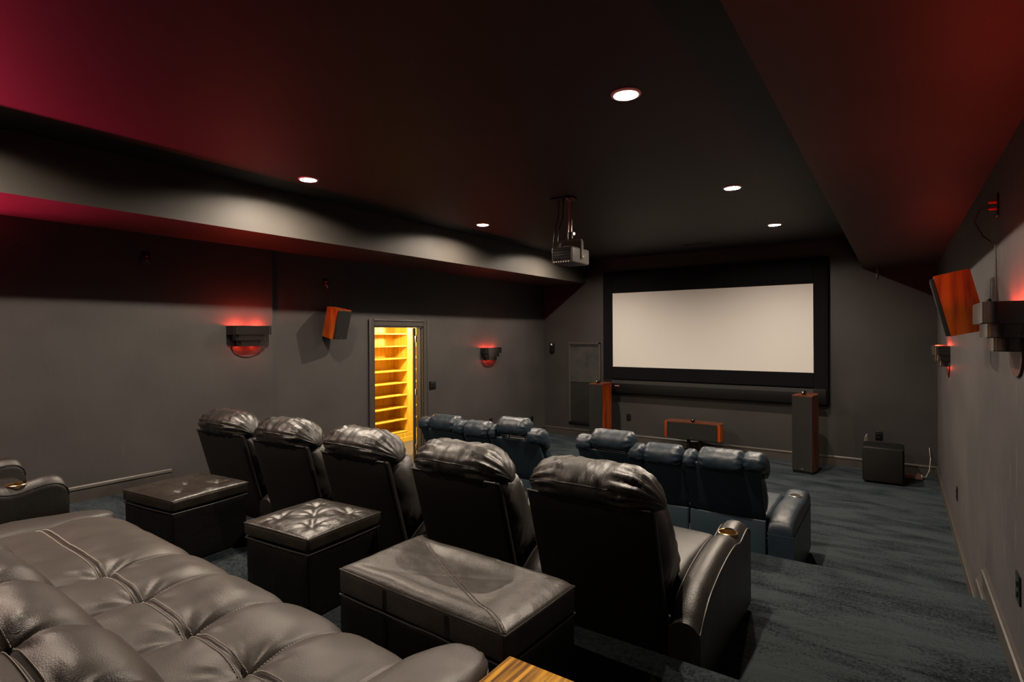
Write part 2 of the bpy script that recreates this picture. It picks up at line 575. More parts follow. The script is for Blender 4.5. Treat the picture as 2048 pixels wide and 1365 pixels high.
BB = [(0, 0), (0.014, 0), (0.014, 0.088), (0.009, 0.092), (0.019, 0.102), (0.019, 0.110), (0.011, 0.114), (0.011, 0.120), (0.005, 0.130), (0, 0.130)]
def baseboard(kind, pos, a, b, z):
    if kind == 'front':
        return prism([(pos - d, z + h) for d, h in BB], a, b, 'x')
    s = 1 if kind == 'left' else -1
    return prism([(pos + s * d, z + h) for d, h in BB], a, b, 'y')
structure('baseboard_front', baseboard('front', YF, XLF, XR, 0), M_TRIM, 'moulded dark baseboard along the front wall')
structure('baseboard_right', baseboard('right', XR, 4.60, YF, 0), M_TRIM, 'moulded dark baseboard on the lower floor by the aisle wall')
structure('baseboard_right.001', baseboard('right', XR, Y2, 4.60, P1), M_TRIM, 'short piece of baseboard above the aisle step')
structure('baseboard_right.002', baseboard('right', XR, Y3, 4.29, P2), M_TRIM, 'moulded dark baseboard on the middle platform by the aisle wall')
structure('baseboard_right.003', baseboard('right', XR, YB, 2.38, P3), M_TRIM, 'moulded dark baseboard on the upper platform by the aisle wall')
structure('baseboard_left', baseboard('left', XLB, YB, 2.37, P3), M_TRIM, 'moulded dark baseboard ending beside the tufted ottoman')
structure('baseboard_left.001', baseboard('left', XLB, Y3, YC, P2), M_TRIM, 'dark baseboard on the middle platform behind the black recliners')
structure('baseboard_left.002', baseboard('left', XLF, YC, Y2, P2), M_TRIM, 'dark baseboard on the middle platform just before the doorway')
structure('baseboard_left.003', baseboard('left', XLF, DY1 + 0.1, YF, 0), M_TRIM, 'moulded dark baseboard between the doorway and the front corner')

# ------------------------------------------------------------------ doorway, door and lit closet
door = tag(bpy.data.objects.new('door_1', None), 'open doorway with dark moulded casing and a slab swung into the lit closet', kind='structure')
COL.objects.link(door)
door.location = (XLF, DY0, 0)
def dpart(name, bm, m, parent=door):
    bmesh.ops.translate(bm, vec=(-XLF, -DY0, 0), verts=bm.verts[:])
    return link(name, bm, m, parent)
cw = 0.085
for y0, y1 in ((DY0 - cw, DY0), (DY1, DY1 + cw)):
    bm = box(XLF - 0.01, XLF + 0.016, y0, y1, 0, DZ + cw, 0.004, 1)
    yo = y0 if y0 < DY0 else y1 - 0.022
    add_box(bm, XLF, XLF + 0.026, yo, yo + 0.022, 0, DZ + cw, 0.005, 2)
    dpart('casing', bm, M_TRIM)
bm = box(XLF - 0.01, XLF + 0.016, DY0, DY1, DZ, DZ + cw, 0.004, 1)
add_box(bm, XLF, XLF + 0.026, DY0, DY1, DZ + cw - 0.022, DZ + cw, 0.005, 2)
dpart('casing', bm, M_TRIM)
JX = XLB - 0.15
bm = box(JX, XLF + 0.004, DY0, DY0 + 0.018, 0, DZ)
add_box(bm, JX + 0.05, JX + 0.09, DY0 + 0.018, DY0 + 0.03, 0, DZ)
dpart('jamb', bm, M_JAMB)
bm = box(JX, XLF + 0.004, DY1 - 0.018, DY1, 0, DZ)
add_box(bm, JX + 0.05, JX + 0.09, DY1 - 0.03, DY1 - 0.018, 0, DZ)
dpart('jamb', bm, M_JAMB)
dpart('jamb', box(JX, XLF + 0.004, DY0, DY1, DZ - 0.018, DZ), M_TRIM)
# slab, swung about 130 degrees into the closet
ang = radians(44.5)
hx, hy = JX - 0.012, DY1 - 0.018
def slab_bm(x0, x1, y0, y1, z0, z1, bev=0.0):
    b = box(x0, x1, y0, y1, z0, z1, bev)
    bmesh.ops.transform(b, matrix=Matrix.Translation((hx, hy, 0)) @ Matrix.Rotation(pi - ang, 4, 'Z'), verts=b.verts[:])
    return b
slab = dpart('slab', slab_bm(0, 0.80, 0.0, 0.036, 0.012, DZ - 0.02, 0.002), M_SLAB)
dpart('slab_edge', slab_bm(0.80, 0.803, 0.001, 0.020, 0.012, DZ - 0.02), M_SLABE, slab)['label'] = 'pale unpainted edge of the door slab'
dpart('latch_plate', slab_bm(0.803, 0.806, 0.004, 0.030, 0.90, 0.96), M_BRASS, slab)
for hz in (0.22, 1.0, 1.75):
    bm = box(hx - 0.004, hx + 0.012, hy - 0.012, hy + 0.006, hz, hz + 0.09, 0.003)
    dpart('hinge', bm, M_BRASS)

CX0, CX1, CY0, CY1, CZH = -7.36, JX, 3.95, 8.2, 2.45
bm = bmesh.new()
add_box(bm, CX0 - 0.1, CX0, CY0 - 0.1, CY1 + 0.1, -0.1, CZH)
add_box(bm, CX0, CX1, CY0 - 0.1, CY0, -0.1, CZH)
add_box(bm, CX0, CX1, CY1, CY1 + 0.1, -0.1, CZH)
structure('wall_closet', bm, M_CLOSET, 'plaster walls of the lit closet beyond the doorway')
structure('ceiling_closet', box(CX0 - 0.1, CX1, CY0 - 0.1, CY1 + 0.1, CZH, CZH + 0.08), M_CLOSET, 'closet ceiling beyond the doorway')
M_CCARP = mat('closet_carpet', (0.085, 0.075, 0.066), rough=0.95, var=0.3, vscale=90, bump=0.004, bscale=200)
structure('floor_closet', box(CX0 - 0.1, XLB - 0.02, CY0 - 0.1, CY1 + 0.1, -0.1, 0.0), M_CCARP, 'grey carpet of the closet floor seen through the doorway')

bc = thing('bookcase', 'honey pine built-in bookcase with empty shelves inside the lit closet', 'bookcase', (-7.17, 6.2, 0))
def bpart(name, b, m=M_PINE):
    bmesh.ops.translate(b, vec=(7.17, -6.2, 0), verts=b.verts[:])
    return link(name, b, m, bc)
FX, BX = -7.0, -7.34
bays = [(4.95, 5.87), (5.95, 6.875), (7.01, 7.95)]
bpart('back_panel', box(BX, BX + 0.012, 4.90, 8.0, 0.0, 2.25))
for y in (4.89, 5.87, 5.93, 6.875, 6.99, 7.95):
    bpart('side_panel', box(BX + 0.012, FX - 0.018, y, y + 0.02, 0.0, 2.25))
for y0, y1 in ((4.89, 4.95), (5.86, 5.96), (6.872, 7.012), (7.94, 8.0)):
    bpart('stile', box(FX - 0.02, FX, y0, y1, 0.0, 2.25, 0.002, 1))
for y0, y1 in bays:
    for k in range(10):
        z = 0.182 + 0.2112 * k
        bpart('shelf', box(BX + 0.012, FX - 0.002, y0 + 0.005, y1 + 0.001, z - 0.012, z + 0.010, 0.003, 1))
bpart('plinth', box(BX + 0.02, FX + 0.012, 4.89, 8.0, 0.0, 0.085, 0.004, 1))
bpart('base_rail', box(FX - 0.02, FX + 0.004, 4.89, 8.0, 0.085, 0.16, 0.003, 1))
bpart('top_rail', box(FX - 0.02, FX + 0.006, 4.89, 8.0, 2.17, 2.28, 0.004, 1))
cl = thing('closet_light', 'small round ceiling lamp lighting the closet, hidden behind the wall left of the doorway', 'lamp', (-6.40, 4.95, CZH))
bm = bmesh.new()
add_lathe(bm, [(0.0, -0.30), (0.05, -0.295), (0.09, -0.26), (0.10, -0.21), (0.08, -0.15), (0.03, -0.12), (0.015, -0.10), (0.015, -0.02), (0.06, -0.01), (0.06, 0.0)], 28)
link('lamp_shade', bm, mat('closet_lamp_glass', (1, 0.9, 0.7), emit=(1, 0.75, 0.4), estr=5.0), cl)
point('closet_lamp', (0.0, 0.0, -0.40), CLOSET_POWER, CLOSET_COLOR, 0.08, cl)
closet_fill = copy_tree(cl)  # added fill lamp, out of view, to brighten the bookcase bays
closet_fill.location = (-6.30, 7.35, CZH)
closet_fill['label'] = 'unseen fill lamp added to brighten the closet bookcase, behind the wall right of the doorway'

# ------------------------------------------------------------------ recessed downlights
def downlight(x, y, label):
    t = thing('ceiling_light', label, 'ceiling light', (x, y, ZC), 0, 'recessed ceiling downlights')
    bm = bmesh.new()
    add_lathe(bm, [(0.0625, -0.002), (0.0625, 0.004), (0.0655, -0.007), (0.073, -0.008), (0.081, -0.004), (0.082, 0.0)], 40)
    link('trim_ring', bm, M_WHITE, t)
    bm = bmesh.new()
    add_lathe(bm, [(0.0628, 0.0), (0.057, 0.022), (0.050, 0.046), (0.046, 0.066)], 36)
    link('baffle', bm, M_BAFFLE, t)
    bm = bmesh.new()
    add_lathe(bm, [(0.0, 0.052), (0.02, 0.053), (0.036, 0.058), (0.046, 0.066)], 28)
    link('lamp', bm, M_LAMP, t)
    spot('downlight_beam', (0, 0, 0.030), CAN_POWER, CAN_COLOR, radians(166), 0.18, 0.03, t)
    return t
lab = ['round white downlight over the far end of the taupe sofa', 
       'glowing white downlight beside the doorway-side soffit, above the tufted ottomans', 'largest glowing white downlight, nearest in view, above the black recliners',
       'small glowing downlight by the doorway-side soffit, left of the projector', 'glowing white downlight right of the projector, second along the aisle soffit',
       'glowing downlight hidden behind the hanging projector', 'smallest glowing downlight, in front of the screen by the aisle soffit']
for (x, y), l in zip(CANS, lab):
    downlight(x, y, l)
bm = box(-2.60, -2.20, 8.18, 8.30, ZC - 0.008, ZC + 0.002, 0.003, 1)
v = thing('ceiling_vent', 'dark slotted air vent in the ceiling before the screen', 'vent', (-2.4, 8.24, ZC))
bmesh.ops.translate(bm, vec=(2.4, -8.24, -ZC), verts=bm.verts[:])
link('vent_frame', bm, M_CEIL, v)
for k in range(5):
    link('slat', box(-0.18, 0.18, -0.042 + k * 0.019, -0.033 + k * 0.019, -0.013, -0.007), M_TRIM, v)

# ------------------------------------------------------------------ projection screen
SX0, SX1, SZ0, SZ1 = -4.048, -0.973, 1.286, 2.555
OX0, OX1, OZ0, OZ1 = -4.222, -0.79, 0.845, 2.925
sc = thing('projection_screen', 'wide white projection screen in a deep black velvet border', 'screen', ((OX0 + OX1) / 2, YF, OZ0))
def spart(name, b, m, parent=sc):
    bmesh.ops.translate(b, vec=(-(OX0 + OX1) / 2, -YF, -OZ0), verts=b.verts[:])
    return link(name, b, m, parent)
spart('screen_fabric', box(SX0 - 0.01, SX1 + 0.01, YF - 0.062, YF - 0.056, SZ0 - 0.01, SZ1 + 0.01), M_SCREEN)
spart('side_border', box(OX0, SX0, YF - 0.075, YF - 0.002, OZ0, OZ1, 0.006, 1), M_VELVET)
b = box(SX1, OX1 - 0.03, YF - 0.075, YF - 0.002, OZ0, OZ1, 0.006, 1)
add_box(b, OX1 - 0.03, OX1, YF - 0.095, YF - 0.002, OZ0, OZ1, 0.006, 1)
spart('side_border', b, M_VELVET)
spart('top_border', box(SX0, SX1, YF - 0.075, YF - 0.002, SZ1, OZ1, 0.006, 1), M_VELVET)
spart('lower_border', box(SX0, SX1, YF - 0.075, YF - 0.002, 1.075, SZ0, 0.006, 1), M_VELVET)
spart('trough', box(OX0 + 0.02, OX1 - 0.02, YF - 0.12, YF - 0.002, OZ0 - 0.002, 1.065, 0.012, 2), M_BLACK)
b = box(SX0, SX1, YF - 0.1205, YF - 0.118, 1.005, 1.055)
spart('trough_lip', b, mat('trough_grey', (0.012, 0.012, 0.013), rough=0.6))
# small red maker's plate on the trough
b = box(-3.99, -3.90, YF - 0.1225, YF - 0.119, 0.952, 0.974, 0.002, 1)
pl = spart('name_plate', b, mat('plate_red', (0.10, 0.008, 0.012), rough=0.4))
b = bmesh.new()
x = -3.982
for w, h in ((0.007, 0.010), (0.009, 0.008), (0.009, 0.008), (0.007, 0.008), (0.009, 0.010), (0.009, 0.008), (0.007, 0.010)):
    add_box(b, x, x + w, YF - 0.1235, YF - 0.1222, 0.959, 0.959 + h)
    x += w + 0.0032
spart('plate_lettering', b, mat('plate_print', (0.55, 0.35, 0.36), rough=0.5), pl)

# shaded opening left of the screen
sh = thing('roller_shade', 'dark fabric shade panel in a slim frame beside the screen', 'shade', (-4.62, YF, 0.21))
def shp(name, b, m):
    bmesh.ops.translate(b, vec=(4.62, -YF, -0.21), verts=b.verts[:])
    return link(name, b, m, sh)
hX0, hX1, hZ0, hZ1 = -4.945, -4.305, 0.215, 1.70
shp('frame_side', box(hX0, hX0 + 0.035, YF - 0.02, YF - 0.001, hZ0, hZ1, 0.003, 1), M_TRIM)
shp('frame_side', box(hX1 - 0.035, hX1, YF - 0.03, YF - 0.001, hZ0, hZ1, 0.003, 1), M_TRIM)
shp('frame_top', box(hX0, hX1, YF - 0.03, YF - 0.001, hZ1 - 0.03, hZ1, 0.003, 1), M_TRIM)
b = box(hX0 + 0.04, hX1 - 0.04, YF - 0.018, YF - 0.012, 0.985, hZ1 - 0.06)
shp('upper_fabric', b, M_SHADE)
shp('lower_fabric', box(hX0 + 0.035, hX1 - 0.035, YF - 0.011, YF - 0.006, 0.27, 1.0), M_GRILLE)
shp('valance', box(hX0 + 0.035, hX1 - 0.035, YF - 0.024, YF - 0.006, hZ1 - 0.075, hZ1 - 0.03, 0.004, 1), M_GRILLE)
shp('bottom_bar', box(hX0, hX1, YF - 0.032, YF - 0.003, hZ0, hZ0 + 0.045, 0.006, 2), M_BLACK)

mb = thing('wall_sensor', 'small black box sensor with a pale lens, on the front wall near the corner', 'sensor', (-5.287, YF, 1.6))
link('housing', box(-0.045, 0.045, -0.05, 0.0, -0.085, 0.085, 0.014, 3), M_BLACKG, mb)
bm = bmesh.new()
add_ball(bm, (-0.005, -0.046, 0.058), 0.02, 1, 0.5, 1)
link('lens', bm, M_WHITE, mb)

# ------------------------------------------------------------------ wall plates
def wall_plate(name, label, cat, loc, rz, w, h, kind):
    """plate in local x-z plane facing -y"""
    t = thing(name, label, cat, loc, rz)
    link('plate', box(-w / 2, w / 2, -0.007, 0.0, -h / 2, h / 2, 0.003, 2), M_BLACKG, t)
    if kind == 'outlet':
        for z in (-0.022, 0.022):
            s = link('socket', box(-0.018, 0.018, -0.011, -0.005, z - 0.014, z + 0.014, 0.004, 2), M_BLACK, t)
    elif kind == 'switch':
        for x in (-0.026, 0.026):
            link('toggle', prism([(-0.006, -0.02), (-0.012, -0.012), (-0.009, 0.02), (-0.006, 0.022)], x - 0.013, x + 0.013, 'x'), M_BLACK, t)
            b = bmesh.new()
            add_ball(b, (x, -0.011, -0.012), 0.006, 1, 0.5, 1)
            link('pilot_light', b, M_CHROME, t)
    elif kind == 'posts':
        for z in (-0.017, 0.017):
            b = bmesh.new()
            add_lathe(b, [(0.0, 0.034), (0.004, 0.033), (0.0065, 0.028), (0.0065, 0.02), (0.005, 0.018), (0.007, 0.014), (0.007, 0.004), (0.009, 0.0)], 14)
            bmesh.ops.rotate(b, matrix=Matrix.Rotation(radians(90), 3, 'X'), verts=b.verts[:])
            bmesh.ops.translate(b, vec=(0, -0.005, z), verts=b.verts[:])
            link('binding_post', b, M_REDP, t)['label'] = 'red binding post'
    return t
HF, HL, HR = 0.0, radians(90), radians(-90)
wall_plate('wall_outlet', 'black outlet on the front wall beside the red tower speaker under the screen', 'outlet', (-3.785, YF, 0.42), HF, 0.078, 0.118, 'outlet')
wall_plate('wall_outlet', 'black outlet on the front wall just above the subwoofer', 'outlet', (-0.206, YF, 0.46), HF, 0.085, 0.118, 'outlet')
wall_plate('wall_outlet', 'black outlet low on the doorway wall behind the blue seats, near the doorway', 'outlet', (XLF, 7.25, 0.42), HL, 0.075, 0.118, 'outlet')
wall_plate('wall_outlet', 'black outlet low on the doorway wall close to the front corner', 'outlet', (XLF, 8.50, 0.30), HL, 0.075, 0.118, 'outlet')
wall_plate('wall_outlet', 'black outlet on the scuffed aisle wall beside the lower floor', 'outlet', (XR, 6.12, 0.46), HR, 0.075, 0.118, 'outlet')
wall_plate('wall_outlet', 'large black outlet on the scuffed aisle wall beside the middle platform', 'outlet', (XR, 3.165, 0.765), HR, 0.095, 0.125, 'outlet')
wall_plate('light_switch', 'black double light switch right of the lit doorway', 'switch', (XLF, 5.868, 1.13), HL, 0.135, 0.12, 'switch')
wall_plate('speaker_terminal', 'black wall plate with red posts high on the wall before the red sconce', 'wall plate', (XLB, 2.17, 2.545), HL, 0.075, 0.115, 'posts')
wall_plate('speaker_terminal', 'black wall plate with red posts above the cherry speaker on the aisle wall', 'wall plate', (XR, 3.71, 2.50), HR, 0.075, 0.115, 'posts')
wall_plate('speaker_terminal', 'black wall plate with posts above the cherry speaker beside the doorway', 'wall plate', (XLF, 4.06, 2.46), HL, 0.075, 0.115, 'posts')
bm = tube([(XLF + 0.03, 4.06, 2.46), (XLF + 0.035, 4.09, 2.40), (XLF + 0.02, 4.11, 2.30), (XLF + 0.02, 4.10, 2.15), (XLF + 0.05, 4.10, 2.05)], 0.0035)
tag(link('speaker_cable', bm, M_CABLE), 'thin dark cable running down to the cherry speaker beside the doorway', 'cable')
bm = tube([(XR - 0.03, 3.71, 2.50), (XR - 0.07, 3.74, 2.49), (XR - 0.085, 3.80, 2.44), (XR - 0.05, 3.80, 2.36), (XR - 0.01, 3.72, 2.30), (XR - 0.006, 3.72, 2.0)], 0.0035)
tag(link('speaker_cable', bm, M_CABLE), 'thin dark cable looping down the aisle wall to the cherry speaker', 'cable')
bm = tube([(-0.22, YF - 0.01, 2.73), (-0.215, YF - 0.03, 2.66), (-0.225, YF - 0.03, 2.60), (-0.25, YF - 0.03, 2.55)], 0.0035)
tag(link('loose_wire', bm, M_CABLEW), 'short pale wire end hanging from the aisle soffit by the screen', 'wire')

# ------------------------------------------------------------------ red wall sconces
def make_sconce():
    t = thing('wall_sconce', '', 'sconce', group='red-lit banded wall sconces')
    # local: wall is the plane y = 0, the lamp stands out towards -y; x along the wall
    poly = [(-0.155, 0.10), (-0.155, -0.10)] + [(-0.155 * cos(a) if False else -0.155 + 0.155 * (1 - cos(a)), -0.10 - 0.095 * sin(a)) for a in [pi * i / 16 for i in range(1, 16)]] + [(0.155, -0.10), (0.155, 0.10)]
    link('back_plate', prism(poly, -0.010, 0.0, 'y'), M_REDLIT, t)
    for w, d, z0, z1 in ((0.42, 0.135, 0.035, 0.120), (0.345, 0.115, -0.025, 0.033), (0.275, 0.092, -0.082, -0.027)):
        path = [(-w / 2, 0.0)]
        r = 0.05
        path += [(-w / 2 + r - r * cos(a), -d + r - r * sin(a)) for a in [pi / 2 * i / 7 for i in range(8)]]
        path += [(w / 2 - r + r * sin(a), -d + r - r * cos(a)) for a in [pi / 2 * i / 7 for i in range(8)]]
        path += [(w / 2, 0.0)]
        inner = [(p[0] * (1 - 0.008 / w), min(0, p[1] + 0.003) if p[1] < -0.003 else p[1]) for p in path]
        ring = path + inner[::-1]
        b = prism(ring, z0 - 0.002, z1 + 0.002, 'z')
        add_prism(b, path, z0 - 0.002, z0 + 0.001, 'z')
        link('band', b, M_BRONZE, t)
    for x in (-0.06, 0.06):
        b = bmesh.new()
        add_tube(b, [(x, -0.004, 0.058), (x, -0.05, 0.058)], 0.010, 10)
        add_ball(b, (x, -0.055, 0.066), 0.019, 1, 1, 1.25)
        link('bulb', b, M_REDBULB, t)['label'] = 'red bulb'
    b = bmesh.new()
    add_box(b, -0.19, 0.19, -0.012, -0.004, -0.012, -0.004)
    link('bracket', b, M_BRONZE, t)
    return t
sc0 = make_sconce()
places = [((XLB, 3.09, 1.835), HL, 'red-lit banded steel sconce on the wall just before the doorway-side corner', 1.0),
          ((XLF, 7.20, 1.52), HL, 'red-lit banded sconce on the wall between doorway and front corner', 0.45),
          ((XR, 3.165, 1.86), HR, 'large banded steel sconce on the aisle wall below the cherry speaker', 0.55),
          ((XR, 7.04, 1.60), HR, 'small banded sconce glowing red far along the aisle wall', 0.4),
          ((XLB, 0.25, 1.99), HL, 'banded sconce on the doorway wall outside the view, above the taupe sofa', 38.0),
          ((XR, 0.55, 1.86), HR, 'banded sconce on the aisle wall beside the camera', 1.2)]
scs = []
for i, (loc, rz, l, pw) in enumerate(places):
    t = sc0 if i == 0 else copy_tree(sc0)
    t.location, t.rotation_euler = loc, (0, 0, rz)
    t['label'] = l
    scs.append((t, pw, (1.0, 0.8, 0.0, 0.7, 0.0, 0.0)[i]))
for t, pw, low in scs:
    if pw > 5:          # the brightest one gets a spot, shaped to keep its red off the front wall
        q = Vector((0.20, -0.50, 1.0)).to_track_quat('-Z', 'Y').to_euler()
        spot('sconce_glow', (0, -0.062, 0.10), SCONCE_POWER * pw, RED_FAR, radians(128), 0.85, 0.03, t, q)
    else:
        for sx in (-0.11, 0.11):
            point('sconce_glow', (sx, -0.062, 0.100), SCONCE_POWER * pw * 0.55, RED, 0.025, t)
    for sx in (-0.08, 0.08):
        if low:
            point('sconce_glow', (sx, -0.075, -0.088), SCONCE_POWER * 0.055 * low, RED, 0.012, t)

# ------------------------------------------------------------------ loudspeakers
def d_plan(w, d, wf, n=14, dent=0.012):
    """plan outline: slightly hollow front of width wf at y=0, swelling sides of width w, rounded back at y=d"""
    pts = []
    for i in range(7):
        u = -1 + 2 * i / 6
        pts.append((wf / 2 * u, dent * (1 - u * u)))
    for i in range(1, n):
        a = i / n * pi
        # superellipse from front right corner round the back to front left
        x = cos(a)
        y = sin(a)
        xx = (abs(x) ** 0.75) * (1 if x > 0 else -1)
        yy = y ** 0.7
        width = w / 2
        pts.append((width * xx if yy > 0.32 else (wf / 2 + (width - wf / 2) * yy / 0.32) * (1 if x > 0 else -1), d * (0.06 + 0.94 * yy) if yy > 0.02 else 0))
    return pts

def tower(name, label, loc, rz):
    t = thing(name, label, 'speaker', loc, rz, 'tower speakers flanking the screen')
    w, d, h, wf = 0.275, 0.42, 1.03, 0.245
    body = link('cabinet', prism(d_plan(w, d, wf), 0.03, h - 0.012, 'z'), M_CHERRY, t, 50)
    link('plinth', prism([(x * 0.97, 0.006 + y * 0.97) for x, y in d_plan(w, d, wf)], 0.0, 0.03, 'z'), M_BLACK, t)
    link('top_cap', prism([(x * 1.015, y * 1.01 - 0.003) for x, y in d_plan(w, d, wf)], h - 0.012, h, 'z'), M_ROSE, t, 50)
    b = bmesh.new()
    N = 10
    rings = []
    for y_off in (-0.014, 0.004):
        pass
    poly = [(wf / 2 * (-1 + 2 * i / N) * 1.0, -0.014 + 0.010 * (1 - (-1 + 2 * i / N) ** 2)) for i in range(N + 1)]
    poly += [(p[0], p[1] + 0.018) for p in poly[::-1]]
    add_prism(b, poly, 0.035, h - 0.016, 'z')
    g = link('grille', b, M_GRILLE, t)
    b = box(-0.014, 0.014, -0.010, -0.0045, 0.052, 0.064, 0.001, 1)
    link('badge', b, M_CHROME, g)
    b = bmesh.new()
    prof = [(0.0, -0.055), (0.018, -0.05), (0.027, -0.03), (0.029, -0.005), (0.026, 0.02), (0.016, 0.06), (0.005, 0.10), (0.0, 0.102)]
    add_lathe(b, prof, 18)
    bmesh.ops.rotate(b, matrix=Matrix.Rotation(radians(-90), 3, 'X'), verts=b.verts[:])
    bmesh.ops.translate(b, vec=(0, 0.075, h + 0.034), verts=b.verts[:])
    add_box(b, -0.012, 0.012, 0.05, 0.13, h - 0.002, h + 0.012)
    tw = link('tweeter_pod', b, M_BLACKG, t, 60)
    b = bmesh.new()
    add_ball(b, (0, 0.024, h + 0.034), 0.014, 1, 0.5, 1)
    link('tweeter_dome', b, M_CHROME, tw)
    return t
tower('tower_speaker', 'cherry tower speaker with dark grille at the aisle-side corner of the screen', (-1.03, 8.17, 0), radians(-9))
tower('tower_speaker', 'cherry tower speaker standing between the shade panel and the screen', (-4.10, 8.32, 0), radians(-4))

# centre speaker on a twin-post stand
cs = thing('center_speaker', 'wide curved cherry center speaker with dark grille under the screen', 'speaker', (-2.57, 8.45, 0.245))
cw_, ch_ = 0.83, 0.25
def arc_plan(w, d, bow, n=16):
    front = [(-w / 2 + w * i / n, bow * (1 - (2 * i / n - 1) ** 2) * 0.9) for i in range(n + 1)]
    back = [(w / 2 - 0.015 - (w - 0.03) * i / n, d - 0.03 + bow * (1 - (2 * i / n - 1) ** 2)) for i in range(n + 1)]
    return front + [(w / 2 + 0.012, 0.06), (w / 2 + 0.02, 0.15)] + back + [(-w / 2 - 0.02, 0.15), (-w / 2 - 0.012, 0.06)]
link('cabinet', prism(arc_plan(cw_, 0.28, 0.055), 0.0, ch_ - 0.008, 'z'), M_CHERRY, cs, 50)
link('top_cap', prism(arc_plan(cw_ * 1.004, 0.285, 0.055), ch_ - 0.008, ch_, 'z'), M_ROSE, cs, 50)
gp = [(-0.375 + 0.75 * i / 14, -0.014 + 0.050 * (1 - (2 * i / 14 - 1) ** 2)) for i in range(15)]
g = link('grille', prism(gp + [(p[0], p[1] + 0.02) for p in gp[::-1]], 0.004, ch_ - 0.010, 'z'), M_GRILLE, cs)
link('badge', box(-0.012, 0.012, 0.010, 0.0155, 0.012, 0.022), M_CHROME, g)
bm = bmesh.new()
add_lathe(bm, [(0.0, -0.05), (0.02, -0.045), (0.028, -0.025), (0.028, 0.0), (0.024, 0.02), (0.014, 0.06), (0.004, 0.095), (0.0, 0.096)], 18)
bmesh.ops.rotate(bm, matrix=Matrix.Rotation(radians(-90), 3, 'X'), verts=bm.verts[:])
bmesh.ops.translate(bm, vec=(0.0, 0.09, ch_ + 0.03), verts=bm.verts[:])
add_box(bm, -0.012, 0.012, 0.06, 0.14, ch_ - 0.002, ch_ + 0.01)
link('tweeter_pod', bm, M_BLACKG, cs, 60)
cst = thing('speaker_stand', 'black twin-post stand carrying the center speaker', 'stand', (-2.57, 8.58, 0))
link('base', box(-0.24, 0.24, -0.14, 0.14, 0.0, 0.025, 0.006, 2), M_BLACK, cst)
for x in (-0.08, 0.10):
    bm = bmesh.new()
    add_tube(bm, [(x, 0, 0.02), (x, 0, 0.235)], 0.028, 16)
    link('post', bm, M_BLACK, cst)
link('top_plate', box(-0.2, 0.2, -0.11, 0.11, 0.232, 0.244, 0.003, 1), M_BLACK, cst)

# subwoofer and the bits behind it
sw = thing('subwoofer', 'black cube subwoofer on the carpet at the front corner', 'subwoofer', (-0.148, 8.33, 0), radians(0))
link('cabinet', box(-0.215, 0.215, -0.20, 0.22, 0.018, 0.445, 0.022, 3), M_BLACK, sw)
link('grille', box(-0.196, 0.196, -0.218, -0.199, 0.03, 0.432, 0.006, 2), mat('subwoofer_cloth', (0.0065, 0.006, 0.0058), rough=0.9, spec=0.2), sw)
for x in (-0.17, 0.17):
    for y in (-0.16, 0.18):
        bm = bmesh.new()
        add_lathe(bm, [(0.0, 0.0), (0.02, 0.0), (0.022, 0.02), (0.0, 0.02)], 14, (x, y, 0))
        link('foot', bm, M_BLACK, sw)
ps = thing('power_strip', 'beige power strip on the carpet behind the subwoofer', 'power strip', (0.155, 8.66, 0), radians(4))
link('housing', box(-0.10, 0.10, -0.035, 0.035, 0.0, 0.052, 0.008, 2), M_PEACH, ps)
for x in (-0.06, -0.01, 0.06):
    link('socket', box(x - 0.016, x + 0.016, -0.02, 0.02, 0.05, 0.058 + (0.014 if x > 0 else 0), 0.003, 1), M_PEACH, ps)
bm = tube([(0.23, 8.66, 0.03), (0.29, 8.72, 0.02), (0.33, 8.80, 0.10), (0.345, 8.88, 0.24), (0.335, 8.935, 0.36)], 0.0045)
tag(link('power_cable', bm, M_CABLEW), 'thin grey cable curving up the corner beside the power strip', 'cable')
bm = tube([(-0.33, 8.62, 0.10), (-0.36, 8.66, 0.34), (-0.352, 8.70, 0.47), (-0.335, 8.76, 0.50), (-0.34, 8.82, 0.2), (-0.33, 8.80, 0.006)], 0.005)
tag(link('signal_cable', bm, M_CABLEW), 'pale cable arching behind the top corner of the subwoofer', 'cable')

# tilted surround speakers on the side walls
def surround(yaw, d):
    t = thing('surround_speaker', '', 'speaker', group='tilted cherry surround speakers')
    # local: wall plane y = 0, sticking out to -y; x along the wall
    w, h = 0.25, 0.345
    T = Matrix.Translation((0, -0.045 - d * 0.53, 0)) @ Matrix.Rotation(radians(yaw), 4, 'Z') @ Matrix.Rotation(radians(13), 4, 'X')
    def put(name, b, m, parent=t, sm=40):
        bmesh.ops.transform(b, matrix=T, verts=b.verts[:])
        return link(name, b, m, parent, sm)
    # plan: flat front at y=-d/2, curved sides narrowing to the back
    n = 10
    R = [(w / 2 * (1 - 0.42 * (i / n) ** 2.0), -d / 2 + d * i / n) for i in range(n + 1)]
    plan = R + [(-p[0], p[1]) for p in R[::-1]]
    put('cabinet', prism(plan, -h / 2, h / 2, 'z'), M_CHERRY)
    g = put('grille', box(-w / 2 + 0.012, w / 2 - 0.012, -d / 2 - 0.02, -d / 2 + 0.002, -h / 2 + 0.004, h / 2 - 0.012, 0.004, 1), M_GRILLE)
    put('badge', box(-0.012, 0.012, -d / 2 - 0.023, -d / 2 - 0.0195, -h / 2 + 0.016, -h / 2 + 0.026), M_CHROME, g)
    b = box(-0.05, 0.05, -0.012, 0.0, -0.14, 0.02, 0.004, 1)
    add_tube(b, [(0, -0.01, -0.06), (0, -0.10, -0.04)], 0.014, 10)
    link('bracket', b, M_BLACK, t)
    return t
ss = surround(15, 0.19)
ss.location, ss.rotation_euler = (XLF, 4.09, 2.0), (0, 0, HL)
ss['label'] = 'tilted cherry speaker with black grille on the wall left of the lit doorway'
s2 = surround(-2, 0.165)
